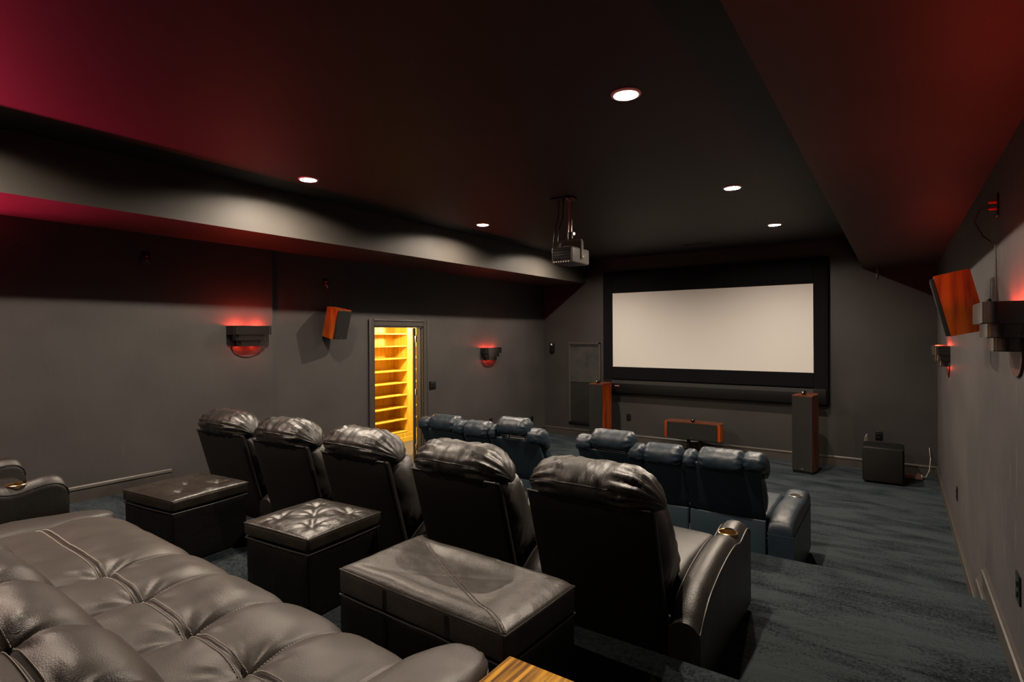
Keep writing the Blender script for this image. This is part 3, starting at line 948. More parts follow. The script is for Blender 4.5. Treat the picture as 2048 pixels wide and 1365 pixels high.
s2.location, s2.rotation_euler = (XR, 4.01, 2.02), (0, 0, HR)
s2['label'] = 'large tilted cherry speaker on the aisle wall above the banded sconce'

# ------------------------------------------------------------------ ceiling projector
PX, PY, PZ = -2.575, 4.70, 2.60
pj = thing('projector', 'grey projector hanging from a ceiling pole in a U-shaped yoke', 'projector', (PX, PY, ZC))
dz = PZ - ZC
body = link('body', box(-0.115, 0.115, -0.17, 0.17, dz - 0.075, dz + 0.075, 0.018, 3), M_GREYP, pj)
rp = link('rear_panel', box(-0.102, 0.102, -0.176, -0.165, dz - 0.052, dz + 0.064, 0.006, 2), M_DARKP, pj)
for k in range(4):
    link('louver', box(-0.096, 0.096, -0.181, -0.174, dz - 0.040 + k * 0.026, dz - 0.034 + k * 0.026), M_BLACK, rp)
bm = bmesh.new()
for k in range(7):
    add_box(bm, -0.09 + k * 0.026, -0.078 + k * 0.026, -0.176, -0.168, dz - 0.070, dz - 0.060)
link('connector_row', bm, M_CHROME, pj)
bm = bmesh.new()
add_lathe(bm, [(0.0, 0.076), (0.06, 0.078), (0.075, 0.084), (0.07, 0.092), (0.0, 0.096)], 26, (0, 0, dz))
link('swivel_plate', bm, M_GREYP, pj)
yk = []
for s in (1, -1):
    yk.append(s)
path = [(-0.128, -0.03), (-0.128, 0.13), (-0.118, 0.158), (-0.09, 0.17), (0.09, 0.17), (0.118, 0.158), (0.128, 0.13), (0.128, -0.03)]
inner = [(-0.118, -0.03), (-0.118, 0.125), (-0.110, 0.145), (-0.09, 0.155), (0.09, 0.155), (0.110, 0.145), (0.118, 0.125), (0.118, -0.03)]
bm = prism([(x, dz + z) for x, z in path + inner[::-1]], -0.02, 0.02, 'y')
link('yoke', bm, M_GREYP, pj)
for s in (1, -1):
    bm = bmesh.new()
    add_tube(bm, [(s * 0.112, 0, dz - 0.01), (s * 0.136, 0, dz - 0.01)], 0.012, 12)
    link('pivot_bolt', bm, M_CHROME, pj)
bm = bmesh.new()
add_tube(bm, [(0, 0, dz + 0.17), (0, 0, -0.01)], 0.019, 18)
link('pole', bm, M_CHROME, pj)
bm = bmesh.new()
add_lathe(bm, [(0.0, -0.03), (0.055, -0.028), (0.062, -0.015), (0.062, 0.0)], 28)
link('ceiling_flange', bm, M_BRONZE, pj)
bm = box(-0.17, 0.03, -0.10, 0.10, -0.012, 0.0, 0.003, 1)
link('mount_plate', bm, M_BLACK, pj)
bm = bmesh.new()
add_tube(bm, [(0, 0, dz + 0.165), (0, 0, dz + 0.235)], 0.027, 16)
cl_ = link('pole_clamp', bm, M_BRONZE, pj)
bm = bmesh.new()
add_tube(bm, [(0.02, -0.01, dz + 0.215), (0.05, -0.02, dz + 0.215)], 0.014, 12)
link('clamp_knob', bm, M_CHROME, cl_)
for k, off in enumerate((0.0, 0.05)):
    bm = tube([(-0.11 + off, -0.03, -0.01), (-0.115 + off, -0.03, -0.18), (-0.14 + off, -0.05, -0.28), (-0.15 + off, -0.06, -0.40), (-0.13 + off, -0.10, dz + 0.10), (-0.09 + off, -0.15, dz + 0.0), (-0.07 + off, -0.19, dz - 0.05)], 0.006)
    link('cable', bm, M_CABLE, pj)

# ------------------------------------------------------------------ recliner seats
ARM_TOP = [(0.0, 0.285), (0.02, 0.30), (0.06, 0.335), (0.14, 0.385), (0.22, 0.412), (0.32, 0.437), (0.44, 0.456), (0.56, 0.466), (0.63, 0.462), (0.68, 0.450), (0.73, 0.448), (0.80, 0.462), (0.86, 0.470), (0.91, 0.462), (0.94, 0.435), (0.95, 0.40)]

def arm_rings(top, w, z0=0.03, crown=0.022):
    rings, edge = [], []
    for y, z in top:
        h = w / 2
        pts = [(-h + 0.004, z0), (-h, z0 + 0.02), (-h, z * 0.55), (-h, z - 0.03)]
        pts += [(-h + 0.004, z - 0.012), (-h + 0.012, z - 0.002), (-h * 0.6, z + crown * 0.6), (-h * 0.25, z + crown), (h * 0.25, z + crown), (h * 0.6, z + crown * 0.6), (h - 0.012, z - 0.002), (h - 0.004, z - 0.012)]
        pts += [(h, z - 0.03), (h, z * 0.55), (h, z0 + 0.02), (h - 0.004, z0)]
        rings.append([Vector((x, y, zz)) for x, zz in pts])
        edge.append((z,))
    return rings

def subdivide_profile(top, n):
    out = []
    m = len(top)
    for i in range(n + 1):
        t = i / n * (m - 1)
        k = min(int(t), m - 2)
        f = t - k
        p0, p1, p2, p3 = (Vector(top[max(0, min(m - 1, k + d))]) for d in (-1, 0, 1, 2))
        q = 0.5 * ((2 * p1) + (p2 - p0) * f + (2 * p0 - 5 * p1 + 4 * p2 - p3) * f * f + (3 * p1 - p0 - 3 * p2 + p3) * f ** 3)
        out.append((q[0], q[1]))
    return out

def make_arm(parent, x, w, m_side, m_cup, top=ARM_TOP, cup_y=0.735, crown=0.027, pipe=True, outer=0):
    prof = subdivide_profile(top, 46)
    bm = bmesh.new()
    add_loft(bm, arm_rings(prof, w, 0.03, crown))
    arm = link('arm', bm, m_side, None, 42)
    zc = min(prof, key=lambda p: abs(p[0] - cup_y))[1] + crown
    cb = bmesh.new()
    bmesh.ops.create_cone(cb, cap_ends=True, segments=28, radius1=0.044, radius2=0.044, depth=0.16, matrix=Matrix.Translation((0, cup_y, zc)))
    boolean_cut(arm, cb)
    arm.parent = parent
    arm.location = (x, 0, 0)
    if pipe:
        bm = bmesh.new()
        for s in ((1, -1) if outer == 0 else (outer,)):
            add_tube(bm, [(s * (w / 2 - 0.003), y + 0.001, z - 0.007) for y, z in prof], 0.0036, 6)
        link('piping', bm, M_PIPE if m_side is M_LEATHER else m_side, arm)
    ch = bmesh.new()
    N = 28
    prof_c = [(0.0, zc - 0.075), (0.03, zc - 0.075), (0.039, zc - 0.07), (0.0425, zc - 0.03), (0.0435, zc - 0.002)]
    add_lathe(ch, prof_c, N, (0, cup_y, 0))
    for k in range(0, N, 2):
        a = 2 * pi * k / N
        add_tube(ch, [(0.040 * cos(a), cup_y + 0.040 * sin(a), zc - 0.066), (0.0425 * cos(a), cup_y + 0.0425 * sin(a), zc - 0.004)], 0.0025, 5)
    add_lathe(ch, [(0.0435, zc - 0.003), (0.0445, zc + 0.002), (0.048, zc + 0.003), (0.051, zc + 0.0005)], N, (0, cup_y, 0))
    link('cup_holder', ch, m_cup, arm)
    return arm

HEAD = [(-0.10, 0.775), (-0.165, 0.80), (-0.192, 0.84), (-0.198, 0.878), (-0.18, 0.918), (-0.135, 0.95), (-0.075, 0.962), (-0.005, 0.95), (0.05, 0.915), (0.085, 0.86), (0.08, 0.80), (0.0, 0.765)]
LUMB = [(-0.10, 0.78), (0.06, 0.80), (0.11, 0.765), (0.15, 0.69), (0.22, 0.58), (0.28, 0.47), (0.27, 0.39), (0.16, 0.355), (0.04, 0.37), (-0.02, 0.44), (-0.07, 0.62)]

def recliner(label, loc, rz, hw, arms, seed, group, pw=None):
    t = thing('recliner', label, 'recliner', loc, rz, group)
    # back panel: upholstered board leaning back
    def lean(q):
        s = (q.z - 0.10) / 0.70
        return Vector((q.x, q.y + 0.075 - 0.205 * s, q.z))
    b = soft_box(hw, 0.022, 0.36, 0.018, 2, (8, 1, 8), loc=(0, 0, 0))
    for v in b.verts:
        v.co.z += 0.445
        bulge = 0.010 * (1 - (v.co.x / hw) ** 2) * sin(pi * max(0, min(1, (v.co.z - 0.09) / 0.71)))
        v.co.y += -bulge if v.co.y < 0 else 0
        v.co = lean(v.co)
    link('back_panel', b, M_BACKING, t, 50)
    b = bmesh.new()
    ed = [Vector((-hw + 0.01, -0.022, 0.803)), Vector((0, -0.03, 0.803)), Vector((hw - 0.01, -0.022, 0.803))]
    add_tube(b, [lean(p) for p in ed], 0.006, 6)
    link('top_welt', b, M_PIPE, t)
    b, rings = cushion(HEAD, hw + 0.020, end=0.23, wr=0.0075, seed=seed, seams=(-0.34 * hw, 0.34 * hw), centre=(-0.055, 0.80), e=0.55, end_fold=0.009)
    h = link('headrest', b, M_LEATHERW, t, 180)
    n = len(rings[0])
    k = int(round(3 / 12 * n))
    b = bmesh.new()
    add_tube(b, [r[k] + Vector((0, -0.002, 0)) for r in rings[2:-2]], 0.0042, 6)
    link('piping', b, M_PIPE, h)
    b, _ = cushion(LUMB, hw + 0.012, end=0.10, wr=0.006, seed=seed + 3, centre=(0.06, 0.57), e=0.45, end_fold=0.014, fold=14)
    link('back_cushion', b, M_LEATHERW, t, 180)
    # seat and base
    b = soft_box(hw - 0.005, 0.33, 0.085, 0.055, 3, (10, 8, 2), fn=lambda q: Vector((q.x, q.y, q.z + (0.03 * (1 - (q.x / hw) ** 2) * (1 - (q.y / 0.33) ** 2) if q.z > 0 else 0))), loc=(0, 0.58, 0.315))
    link('seat_cushion', b, M_LEATHER, t, 60)
    link('base', box(-hw + 0.01, hw - 0.01, 0.06, 0.80, 0.025, 0.26, 0.02, 2), M_BACKING, t)
    b = soft_box(hw - 0.01, 0.045, 0.13, 0.035, 3, (8, 2, 4), loc=(0, 0.865, 0.18))
    link('footrest', b, M_LEATHER, t, 60)
    for a in arms:
        make_arm(t, a * (hw + 0.075), 0.138, M_LEATHER, M_BRASS)
    return t

GR = 'black leather recliners in a row on the middle platform'
row = [(-4.185, 0.545, 5, 'farthest black leather recliner of the row, next to the doorway-side wall', (1, -1), -0.02),
       (-3.430, 0.545, 5, 'black leather recliner second from the doorway-side wall, behind the tufted ottomans', (1,), -0.01),
       (-2.675, 0.58, 1, 'middle black leather recliner of the row, just behind the nearer tufted ottoman', (1,), 0.0),
       (-1.885, 0.59, 0, 'black leather recliner directly behind the large stitched ottoman', (1,), 0.0),
       (-1.120, 0.615, 0, 'nearest black leather recliner, at the aisle end with a full curved arm', (1,), 0.0)]
for i, (x, w, a, l, arms, dy) in enumerate(row):
    recliner(l, (x, 2.31 + dy, P2), radians(a), w / 2, arms, i, GR)
recliner('black leather recliner on the upper platform between the taupe sofa and the wall', (-4.315, 0.195, P3), 0, 0.31, (1, -1), 9, 'black recliner beside the taupe sofa').scale = (1, 1, 1.13)

# ------------------------------------------------------------------ navy three-seat reclining sofas
B_ARM = [(0.0, 0.40), (0.004, 0.45), (0.025, 0.487), (0.07, 0.508), (0.16, 0.520), (0.32, 0.527), (0.48, 0.525), (0.60, 0.516), (0.68, 0.512), (0.76, 0.518), (0.84, 0.526), (0.90, 0.518), (0.935, 0.49), (0.945, 0.44)]
B_HEAD = [(-0.15, 0.885), (-0.205, 0.90), (-0.225, 0.945), (-0.215, 1.0), (-0.165, 1.04), (-0.09, 1.04), (-0.03, 1.0), (-0.005, 0.935), (-0.04, 0.885)]
B_BOL = [(-0.13, 0.865), (-0.195, 0.89), (-0.215, 0.93), (-0.205, 0.98), (-0.15, 1.008), (-0.07, 1.0), (-0.005, 0.94), (0.03, 0.86), (0.0, 0.80), (-0.06, 0.82)]

def reclining_sofa(label, x, raised, low=0.0):
    t = thing('reclining_sofa', label, 'sofa', (x, 4.335, 0), 0, 'navy three-seat reclining sofas on the lower floor')
    bays = [(-0.725, -0.158), (-0.152, 0.162), (0.168, 0.722)]
    for i, (a, b) in enumerate(bays):
        hw, cx = (b - a) / 2 - 0.003, (a + b) / 2
        bm = soft_box(hw, 0.02, 0.205, 0.016, 2, (6, 1, 6))
        for v in bm.verts:
            if v.co.y < 0:
                v.co.y -= 0.012 * (1 - (v.co.x / hw) ** 2)
            v.co.z += 0.70
            v.co.y += 0.03 - 0.19 * (v.co.z - 0.50) / 0.40
            v.co.x += cx
        link('back_panel', bm, M_BLUEB, t, 50)
        bm = soft_box(hw, 0.015, 0.225, 0.01, 2, (6, 1, 5))
        for v in bm.verts:
            v.co.y += 0.018 + 0.007 * noise.noise(v.co * 5 + Vector((i * 3, x, 0)))
            v.co.x += cx
            v.co.z += 0.27
        link('skirt', bm, M_BLUEB, t, 50)
        prof = [(-0.10, 0.86), (0.0, 0.875), (0.06, 0.84), (0.10, 0.76), (0.17, 0.65), (0.23, 0.55), (0.22, 0.48), (0.12, 0.45), (0.08, 0.50), (0.02, 0.62), (-0.04, 0.74)]
        bm, _ = cushion(prof, hw, end=0.09, wr=0.005, seed=20 + i + x, centre=(0.07, 0.67), e=0.45, fold=12, stations=28, n=36)
        bmesh.ops.translate(bm, vec=(cx, 0, 0), verts=bm.verts[:])
        link('back_cushion', bm, M_BLUE, t, 180)
        bm = soft_box(hw, 0.34, 0.09, 0.05, 3, (8, 8, 2), loc=(cx, 0.56, 0.39))
        link('seat_cushion', bm, M_BLUE, t, 60)
        bm = soft_box(hw, 0.04, 0.15, 0.03, 2, (6, 2, 3), loc=(cx, 0.87, 0.24))
        link('footrest', bm, M_BLUE, t, 60)
    link('base', box(-0.72, 0.72, 0.05, 0.83, 0.03, 0.31, 0.015, 1), M_BLUEB, t)
    heads = [(-0.40, 0.188, 0), (0.010, 0.158, 1), (0.448, 0.170, 2)]
    for cx, hw, i in heads:
        up = i == raised
        dz_, dy_ = (0.05, -0.02) if up else ((-0.022, 0.012) if i == 1 else (0.004, 0))
        dz_ -= low * (1.25 if i == 2 else 0.75)
        bm, _ = cushion([(p[0] + dy_, p[1] + dz_) for p in B_HEAD], hw, end=0.07, wr=0.004, seed=40 + i + 5 * x, e=0.42, fold=20, stations=30, n=36, end_fold=0.006)
        bmesh.ops.translate(bm, vec=(cx, 0, 0), verts=bm.verts[:])
        h = link('headrest', bm, M_BLUE, t, 180)
        if up:
            for sx in (-0.09, 0.09):
                bm = bmesh.new()
                add_tube(bm, [(cx + sx, -0.10, 0.84), (cx + sx, -0.11, 0.97)], 0.007, 8)
                link('headrest_post', bm, M_CHROME, h)
    for cx, hw in ((-0.660, 0.088), (-0.208, 0.082), (0.222, 0.062), (0.675, 0.088)):
        lo_ = low if abs(cx) < 0.3 else 0
        bm, _ = cushion([(p[0], p[1] - lo_) for p in B_BOL], hw, end=0.06, wr=0.004, seed=60 + cx * 9, e=0.45, fold=22, stations=20, n=36, end_fold=0.006)
        bmesh.ops.translate(bm, vec=(cx, 0, 0), verts=bm.verts[:])
        link('bolster', bm, M_BLUE, t, 180)
    for s in (1, -1):
        arm = make_arm(t, s * 0.815, 0.168, M_BLUE, M_CHROME, B_ARM, 0.715, 0.009, pipe=False)
        bm = bmesh.new()
        add_tube(bm, [(-0.085, 0.93, 0.405), (-0.0855, 0.0, 0.405), (0.0855, -0.001, 0.405), (0.085, 0.93, 0.405)], 0.004, 6)
        link('welt', bm, M_BLUEB, arm)
    return t
reclining_sofa('navy leather three-seat reclining sofa nearer the lit doorway, raised headrest at its right end', -3.335, 2)
reclining_sofa('navy leather three-seat reclining sofa beside the aisle, raised headrest at its left end', -1.505, 0, 0.030)

# ------------------------------------------------------------------ ottomans
def tufted_ottoman(label, loc, rz, hx_, hy_, seed):
    t = thing('ottoman', label, 'ottoman', loc, rz, 'tufted storage ottomans')
    H = 0.40
    bx = soft_box(hx_ - 0.010, hy_ - 0.010, 0.155, 0.012, 2, (10, 10, 8), fn=lambda q: q + Vector((0.003, 0.003, 0)) * noise.noise(q * 9 + Vector((seed, 0, 0))), loc=(0, 0, 0.16))
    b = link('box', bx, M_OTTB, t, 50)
    bm = bmesh.new()
    z = 0.315
    a, c = hx_ - 0.009, hy_ - 0.009
    loop = [(-a, -c, z), (0, -c, z - 0.003), (a, -c, z), (a, 0, z - 0.003), (a, c, z), (0, c, z - 0.003), (-a, c, z), (-a, 0, z - 0.002)]
    add_tube(bm, loop, 0.005, 6, closed=True)
    link('rim_piping', bm, M_PIPE, b)
    tufts = [(-0.5, -0.48), (0.5, -0.48), (0.0, 0.0), (-0.5, 0.48), (0.5, 0.48)]
    tufts = [(u * hx_, v * hy_) for u, v in tufts]
    creases = [(tufts[0], tufts[2]), (tufts[1], tufts[2]), (tufts[2], tufts[3]), (tufts[2], tufts[4]),
               (tufts[0], (-hx_ * 0.62, -hy_)), (tufts[1], (hx_ * 0.62, -hy_)), (tufts[3], (-hx_ * 0.62, hy_)), (tufts[4], (hx_ * 0.62, hy_))]
    def sd(p, a_, b_):
        ax_, ay_ = b_[0] - a_[0], b_[1] - a_[1]
        L2 = ax_ * ax_ + ay_ * ay_
        s = max(0, min(1, ((p[0] - a_[0]) * ax_ + (p[1] - a_[1]) * ay_) / L2))
        return sqrt((p[0] - a_[0] - s * ax_) ** 2 + (p[1] - a_[1] - s * ay_) ** 2)
    def puff(q):
        if q.z > 0.0:
            k = min(1, q.z / 0.03)
            ex, ey = 1 - (abs(q.x) / hx_) ** 4, 1 - (abs(q.y) / hy_) ** 4
            z = 0.022 * ex * ey
            for i, tf in enumerate(tufts):
                r = sqrt((q.x - tf[0]) ** 2 + (q.y - tf[1]) ** 2)
                z -= 0.020 * exp(-(r / 0.045) ** 1.3)
                an = math.atan2(q.y - tf[1], q.x - tf[0])
                z += 0.0022 * sin(an * 7 + i * 1.7 + seed) * exp(-((r - 0.045) / 0.04) ** 2)
            d = min(sd(q, *cr) for cr in creases)
            z -= 0.004 * exp(-(d / 0.007) ** 2) * ex * ey
            z += 0.002 * noise.noise(q * 22 + Vector((seed, 0, 0)))
            return Vector((q.x, q.y, q.z + z * k))
        return q
    lid = link('lid', soft_box(hx_, hy_, 0.033, 0.016, 3, (46, 46, 2), fn=puff, loc=(0, 0, H - 0.040)), M_OTT, t, 60)
    bm = bmesh.new()
    a, c, z = hx_ - 0.004, hy_ - 0.004, H - 0.012
    add_tube(bm, [(-a, -c, z), (0, -c, z + 0.003), (a, -c, z), (a, 0, z + 0.003), (a, c, z), (0, c, z + 0.003), (-a, c, z), (-a, 0, z + 0.003)], 0.0045, 6, closed=True)
    link('lid_piping', bm, M_PIPE, lid)
    for tf in tufts:
        bm = bmesh.new()
        add_ball(bm, (tf[0], tf[1], H - 0.012), 0.0125, 1, 1, 0.5)
        link('button', bm, M_OTT, lid)
    return t
tufted_ottoman('tufted black leather ottoman farther from the camera, beside the doorway-side wall', (-3.69, 1.70, P3), radians(6), 0.265, 0.245, 1.0)
tufted_ottoman('tufted black leather ottoman between the other two ottomans', (-2.50, 1.78, P3), radians(4), 0.245, 0.238, 5.0)

big = thing('ottoman', 'large flat-topped black leather ottoman with crossed seams on its lid', 'ottoman', (-1.432, 1.645, P3), radians(-2))
bhx, bhy, bH = 0.425, 0.215, 0.40
def wob(q):
    return q + Vector((0, 0.004, 0)) * noise.noise(q * 6) + Vector((0, 0, 0.010 * noise.noise(Vector((q.x * 5, 0, 3))) if q.z > 0.08 else 0))
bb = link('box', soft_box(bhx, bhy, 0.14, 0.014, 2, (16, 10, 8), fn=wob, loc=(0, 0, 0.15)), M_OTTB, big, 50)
bm = bmesh.new()
loop = []
for i in range(17):
    u = -1 + i / 8
    loop.append((u * bhx, -bhy, 0.288 + 0.010 * noise.noise(Vector((u * bhx * 5, 0, 3)))))
add_tube(bm, loop, 0.004, 6)
add_tube(bm, [(bhx, -bhy, 0.288), (bhx + 0.001, 0, 0.286), (bhx, bhy, 0.288)], 0.004, 6)
link('rim_piping', bm, M_PIPE, bb)
def sag(q):
    if q.z > 0:
        ex, ey = abs(q.x) / bhx, abs(q.y) / bhy
        e = max(ex, ey)
        z = 0.018 * exp(-((e - 0.80) / 0.20) ** 2) - 0.006 * (1 - e) - 0.010 * max(0, e - 0.92) / 0.08
        d1 = abs(q.x * bhy - (-q.y) * bhx) / sqrt(bhx ** 2 + bhy ** 2)
        z += 0.003 * exp(-(d1 / 0.010) ** 2) - 0.004 * exp(-(d1 / 0.003) ** 2)
        d2 = abs(q.x * bhy - q.y * bhx) / sqrt(bhx ** 2 + bhy ** 2)
        z -= 0.003 * exp(-(d2 / 0.005) ** 2)
        z += 0.004 * noise.noise(q * 7) + 0.0015 * noise.noise(q * 22)
        q = Vector((q.x, q.y, q.z + z))
    else:
        q = q + Vector((0, 0.003, 0)) * noise.noise(q * 8)
    return q
blid = link('lid', soft_box(bhx + 0.002, bhy + 0.002, 0.052, 0.014, 3, (60, 36, 3), fn=sag, loc=(0, 0, bH - 0.055)), M_OTTG, big, 60)
bm = bmesh.new()
a, c, z = bhx - 0.001, bhy - 0.001, bH - 0.014
add_tube(bm, [(-a, -c, z), (0, -c, z - 0.001), (a, -c, z), (a, 0, z), (a, c, z), (0, c, z), (-a, c, z), (-a, 0, z)], 0.0042, 6, closed=True)
link('lid_piping', bm, M_PIPE, blid)
bm = bmesh.new()
for off in (-0.007, 0.007):
    L = sqrt(bhx ** 2 + bhy ** 2)
    px, py = bhy / L * off, bhx / L * off
    pts = []
    for i in range(25):
        u = -0.97 + 1.94 * i / 24
        x_, y_ = bhx * u + px, -bhy * u + py
        q = sag(Vector((x_, y_, 0.052)))
        pts.append((x_, y_, q.z + bH - 0.055 + 0.0005))
    add_tube(bm, pts, 0.0016, 5)
link('cross_stitching', bm, mat('ottoman_thread', (0.10, 0.085, 0.07), rough=0.6), blid)
for x_ in (-0.15, 0.17):
    bm = bmesh.new()
    for off in (-0.006, 0.006):
        add_tube(bm, [(x_ + off, -bhy - 0.004, bH - 0.02), (x_ + off, -bhy - 0.0045, bH - 0.10)], 0.0014, 5)
    link('side_stitching', bm, M_PIPE, blid)
bm = bmesh.new()
for off in (-0.006, 0.006):
    add_tube(bm, [(-0.15 + off, -bhy - 0.003, 0.275), (-0.15 + off, -bhy - 0.003, 0.02)], 0.0014, 5)
link('side_stitching', bm, M_PIPE, bb)

# ------------------------------------------------------------------ taupe tufted sofa in the foreground
sofa = thing('tufted_sofa', 'large taupe leather sofa with tufted pads and pale stitching in front of the camera', 'sofa', (-2.3, 0.7, P3), radians(-1.5))
SO = Vector((-2.3, 0.7, P3))
TX = [-3.44, -2.575, -2.225, -1.850, -1.510, -1.165]

def tuft_surface(path, row_i, TX, A, seed, nx_per=34, ns=90, dip=0.045):
    """leather stretched over a (y, z) path and pulled in along seams: across at path index row_i, lengthwise at every TX"""
    n = len(path)
    def at(s):
        t = s * (n - 1)
        k = min(int(t), n - 2)
        f = t - k
        p0, p1, p2, p3 = (Vector(path[max(0, min(n - 1, k + d))]) for d in (-1, 0, 1, 2))
        return 0.5 * ((2 * p1) + (p2 - p0) * f + (2 * p0 - 5 * p1 + 4 * p2 - p3) * f * f + (3 * p1 - p0 - 3 * p2 + p3) * f ** 3)
    # arc length table
    L = [0.0]
    for i in range(400):
        L.append(L[-1] + (at((i + 1) / 400) - at(i / 400)).length)
    tot = L[-1]
    def s_of(l):
        import bisect
        i = max(1, min(400, bisect.bisect_left(L, l)))
        f = (l - L[i - 1]) / max(1e-9, L[i] - L[i - 1])
        return (i - 1 + f) / 400
    lrow = L[int(400 * row_i / (n - 1))]
    def P(x, l):
        s = s_of(max(0, min(tot, l)))
        p = at(s)
        d = at(min(1, s + 0.004)) - at(max(0, s - 0.004))
        nr = Vector((-d[1], d[0])).normalized()
        j = max(i for i in range(len(TX)) if TX[i] <= x + 1e-6) if x > TX[0] else 0
        j = min(j, len(TX) - 2)
        w = TX[j + 1] - TX[j]
        u = (x - TX[j]) / w
        edge = min(u, 1 - u) * w
        dl = l - lrow
        # puff across the pad
        e_ = min(1.0, max(0, min(u, 1 - u)) * w / 0.105)
        acr = 1 - (1 - e_) ** 2.2 + 0.12 * sin(pi * u)
        fade = 0.62 + 0.38 * exp(-(dl / 0.22) ** 2)
        if j == 0 and u < 0.5:
            acr = 1 - (1 - min(1, u * w / 0.16)) ** 2
        if j == len(TX) - 2 and u > 0.5:
            acr = max(acr, 0.9)
        h = A * acr * fade
        # lift of each pad away from the cross seam
        rowp = min(1, abs(dl) / 0.11)
        h += A * 0.45 * (1 - (1 - rowp) ** 2) * (0.35 + 0.65 * acr)
        # seam grooves
        h -= 0.006 * exp(-(edge / 0.006) ** 2)
        h -= 0.009 * exp(-(dl / 0.007) ** 2)
        # deep pull at the tuft
        for q in TX[1:-1]:
            r = sqrt((x - q) ** 2 + dl ** 2)
            if r < 0.30:
                h -= dip * exp(-(r / 0.05) ** 1.2)
                an = math.atan2(dl, x - q)
                h += 0.0032 * (sin(an * 9 + q * 40 + seed) + 0.6 * sin(an * 15 + q * 17)) * exp(-((r - 0.07) / 0.06) ** 2)
        h += 0.007 * noise.noise(Vector((x * 4 + seed, l * 5, 0))) + 0.0025 * noise.noise(Vector((x * 13, l * 11, seed)))
        q = p + nr * h
        return Vector((x, q[0], q[1]))
    xs = []
    for a, b in zip(TX[:-1], TX[1:]):
        m = nx_per if b - a < 0.5 else nx_per * 2
        xs += [a + (b - a) * (0.5 - 0.5 * cos(pi * i / m)) * 0.6 + (b - a) * i / m * 0.4 for i in range(m)]
    xs.append(TX[-1])
    ls = [tot * i / ns for i in range(ns + 1)] + [lrow + d for d in (-0.012, -0.006, 0, 0.006, 0.012)]
    ls.sort()
    bm = bmesh.new()
    V = [[bm.verts.new(P(x, l) - SO) for l in ls] for x in xs]
    for a, b in zip(V[:-1], V[1:]):
        for i in range(len(ls) - 1):
            bm.faces.new((a[i], a[i + 1], b[i + 1], b[i]))
    return bm, P, lrow, tot

def stitch_run(bm, P, fn, count, out=0.0022, r=0.0017, duty=0.66):
    pts = [Vector(P(*fn(i / count))) for i in range(count + 1)]
    for a, b in zip(pts[:-1], pts[1:]):
        c = a + (b - a) * duty
        lift = Vector((0, 0, out))
        m = (a + c) / 2 + lift * 1.2
        add_tube(bm, [a + lift * 0.3 - SO, m - SO, c + lift * 0.3 - SO], r, 4)

# seat
seat_path = [(0.36, 0.90), (0.60, 0.912), (0.865, 0.915), (1.00, 0.925), (1.10, 0.915), (1.185, 0.87), (1.225, 0.78), (1.225, 0.66), (1.20, 0.57)]
bm, Pseat, lrow, tot = tuft_surface(seat_path, 2, TX, 0.021, 2.0, dip=0.026)
for f in bm.faces:
    pass
seat = link('seat', bm, M_TAUPE, sofa, 180, recalc=True)
bm = bmesh.new()
for a, b in zip(TX[:-1], TX[1:]):
    m = int((b - a) / 0.0085)
    for off in (-0.013, 0.013):
        stitch_run(bm, Pseat, lambda u, a=a, b=b, off=off: (a + 0.008 + (b - a - 0.016) * u, lrow + off), m)
for q in TX[1:-1]:
    for off in (0.009,):
        stitch_run(bm, Pseat, lambda u, q=q, off=off: (q + off, lrow + 0.02 + (0.40 - 0.02) * u), 40)
st = link('stitching', bm, M_THREAD, seat, 0)
st['kind'] = 'stuff'
# end of the seat cushion towards the left arm
bm = bmesh.new()
rim = [Pseat(TX[0], tot * i / 40) - SO for i in range(41)]
V = [bm.verts.new(p) for p in rim]
Wv = [bm.verts.new((p.x - 0.01, p.y, 0.05)) for p in rim]
for i in range(40):
    bm.faces.new((V[i], V[i + 1], Wv[i + 1], Wv[i]))
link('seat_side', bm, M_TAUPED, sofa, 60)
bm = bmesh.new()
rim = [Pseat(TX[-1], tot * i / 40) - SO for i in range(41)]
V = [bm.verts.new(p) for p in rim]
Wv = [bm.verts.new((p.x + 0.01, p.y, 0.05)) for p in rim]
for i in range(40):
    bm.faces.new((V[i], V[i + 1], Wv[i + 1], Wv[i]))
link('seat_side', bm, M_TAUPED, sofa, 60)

# back
back_path = [(0.62, 0.86), (0.60, 0.98), (0.555, 1.10), (0.495, 1.20), (0.42, 1.235), (0.355, 1.225), (0.27, 1.225), (0.17, 1.20), (0.10, 1.12), (0.075, 0.95), (0.07, 0.58)]
TXB = [-3.60, -2.925, -2.575, -2.225, -1.850, -1.495, -1.16, -0.985]
bm, Pback, lrowb, totb = tuft_surface([(y, z) for y, z in back_path][::-1], 5, TXB, 0.016, 6.0, nx_per=26, ns=100, dip=0.018)
backo = link('back', bm, M_TAUPE, sofa, 180)
bm = bmesh.new()
for a, b in zip(TXB[:-1], TXB[1:]):
    m = int((b - a) / 0.0085)
    for off in (-0.011, 0.011):
        stitch_run(bm, Pback, lambda u, a=a, b=b, off=off: (a + 0.008 + (b - a - 0.016) * u, lrowb + off), m)
st = link('stitching', bm, M_THREAD, backo, 0)
st['kind'] = 'stuff'
for xe, sgn in ((TXB[0], -1), (TXB[-1], 1)):
    bm = bmesh.new()
    rim = [Pback(xe, totb * i / 50) - SO for i in range(51)]
    c = bm.verts.new(Vector((xe + sgn * 0.03, 0.33, 0.95)) - SO)
    V = [bm.verts.new(p) for p in rim]
    for i in range(50):
        bm.faces.new((V[i], V[i + 1], c))
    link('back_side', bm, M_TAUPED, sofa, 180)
link('base', box(-3.46 + 2.3, -1.15 + 2.3, 0.10 - 0.7, 1.17 - 0.7, 0.03, 0.33, 0.015, 1), M_TAUPED, sofa)

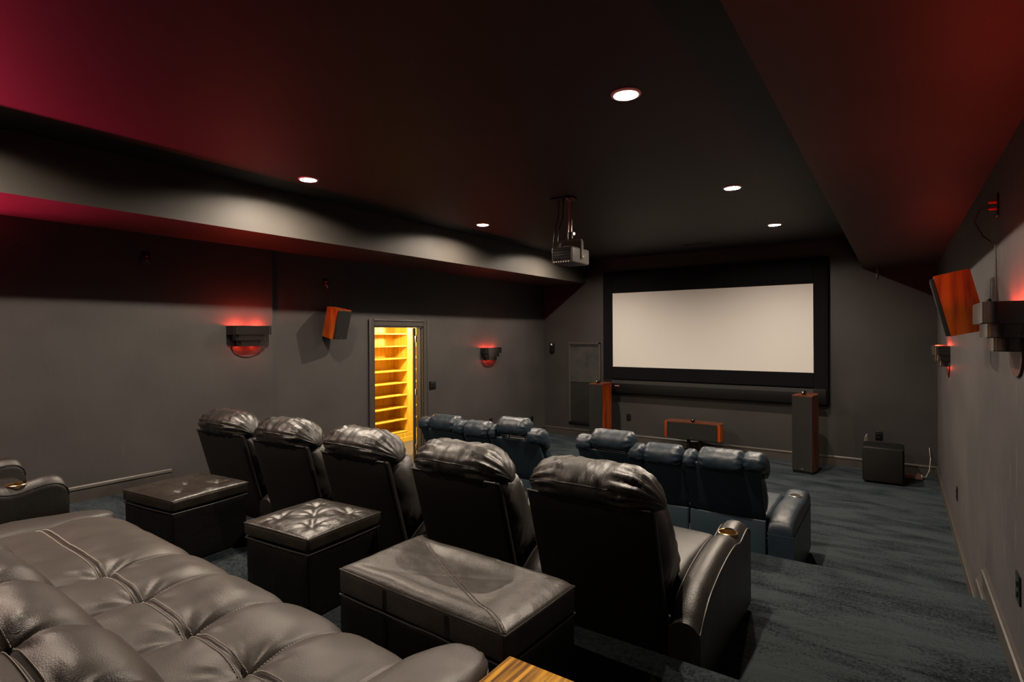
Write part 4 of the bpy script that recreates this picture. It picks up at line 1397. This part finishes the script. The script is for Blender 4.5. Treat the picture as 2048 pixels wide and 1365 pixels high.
def pad_arm(xc, hw, zc, hz, y0, y1, m, seed):
    """pillow-topped arm: a long puffy pad over an upright box"""
    cy, hy2 = (y0 + y1) / 2, (y1 - y0) / 2
    bm = bmesh.new()
    nu, nv = 44, 36
    rings = []
    for i in range(nu + 1):
        a = -pi / 2 + pi * i / nu
        ring = []
        for k in range(nv):
            ph = 2 * pi * k / nv
            ca = max(0.03, abs(cos(a))) ** 0.62
            sx = abs(cos(ph)) ** 0.8 * (1 if cos(ph) > 0 else -1)
            sz = abs(sin(ph)) ** 0.85 * (1 if sin(ph) > 0 else -1)
            y = hy2 * (abs(sin(a)) ** 0.9) * (1 if sin(a) > 0 else -1)
            q = Vector((xc + hw * ca * sx, cy + y, zc + hz * ca * sz))
            w = 0.006 * noise.noise(Vector((q.x * 8 + seed, q.y * 6, q.z * 8))) + 0.004 * noise.noise(Vector((q.x * 22, q.y * 14 + seed, q.z * 12)))
            tip = max(0, (q.y - (y1 - 0.16)) / 0.16)
            w += 0.0018 * tip * sin(ph * 9)
            q = q + Vector((sx, 0.3, sz)) * w
            ring.append(q - SO)
        rings.append(ring)
    add_loft(bm, rings)
    arm = link('arm', bm, m, sofa, 180)
    b = soft_box(hw - 0.02, hy2 - 0.05, (zc - P3) / 2 - 0.01, 0.03, 2, (3, 8, 4), loc=Vector((xc, cy - 0.02, (zc + P3) / 2)) - SO)
    link('arm_box', b, M_TAUPED, arm, 50)
    return arm, rings
armR, rg = pad_arm(-1.068, 0.138, 0.888, 0.074, 0.32, 1.345, M_TAUPE, 3)
bm = bmesh.new()
kk = 34
pts = [rg[i][kk] for i in range(8, 42)]
add_tube(bm, [p + Vector((0.002, 0.0, -0.004)) for p in pts], 0.004, 6)
link('piping', bm, M_PIPE, armR)
pad_arm(-3.585, 0.135, 0.860, 0.072, 0.32, 1.22, M_TAUPED, 8)  # left arm: its shade is put into the darker leather

# ------------------------------------------------------------------ oak side table
tb = thing('side_table', 'oak side table with dark streaked grain beside the taupe sofa arm', 'table', (-0.672, 1.02, P3))
link('table_top', box(-0.232, 0.232, -0.26, 0.26, 0.405, 0.43, 0.0025, 2), M_OAK, tb)
link('apron', box(-0.21, 0.21, -0.235, -0.215, 0.335, 0.405), M_OAK, tb)
link('apron', box(-0.21, 0.21, 0.215, 0.235, 0.335, 0.405), M_OAK, tb)
for x in (-0.205, 0.205):
    for y in (-0.23, 0.23):
        link('leg', box(x - 0.022, x + 0.022, y - 0.022, y + 0.022, 0.0, 0.405, 0.003, 1), M_OAK, tb)
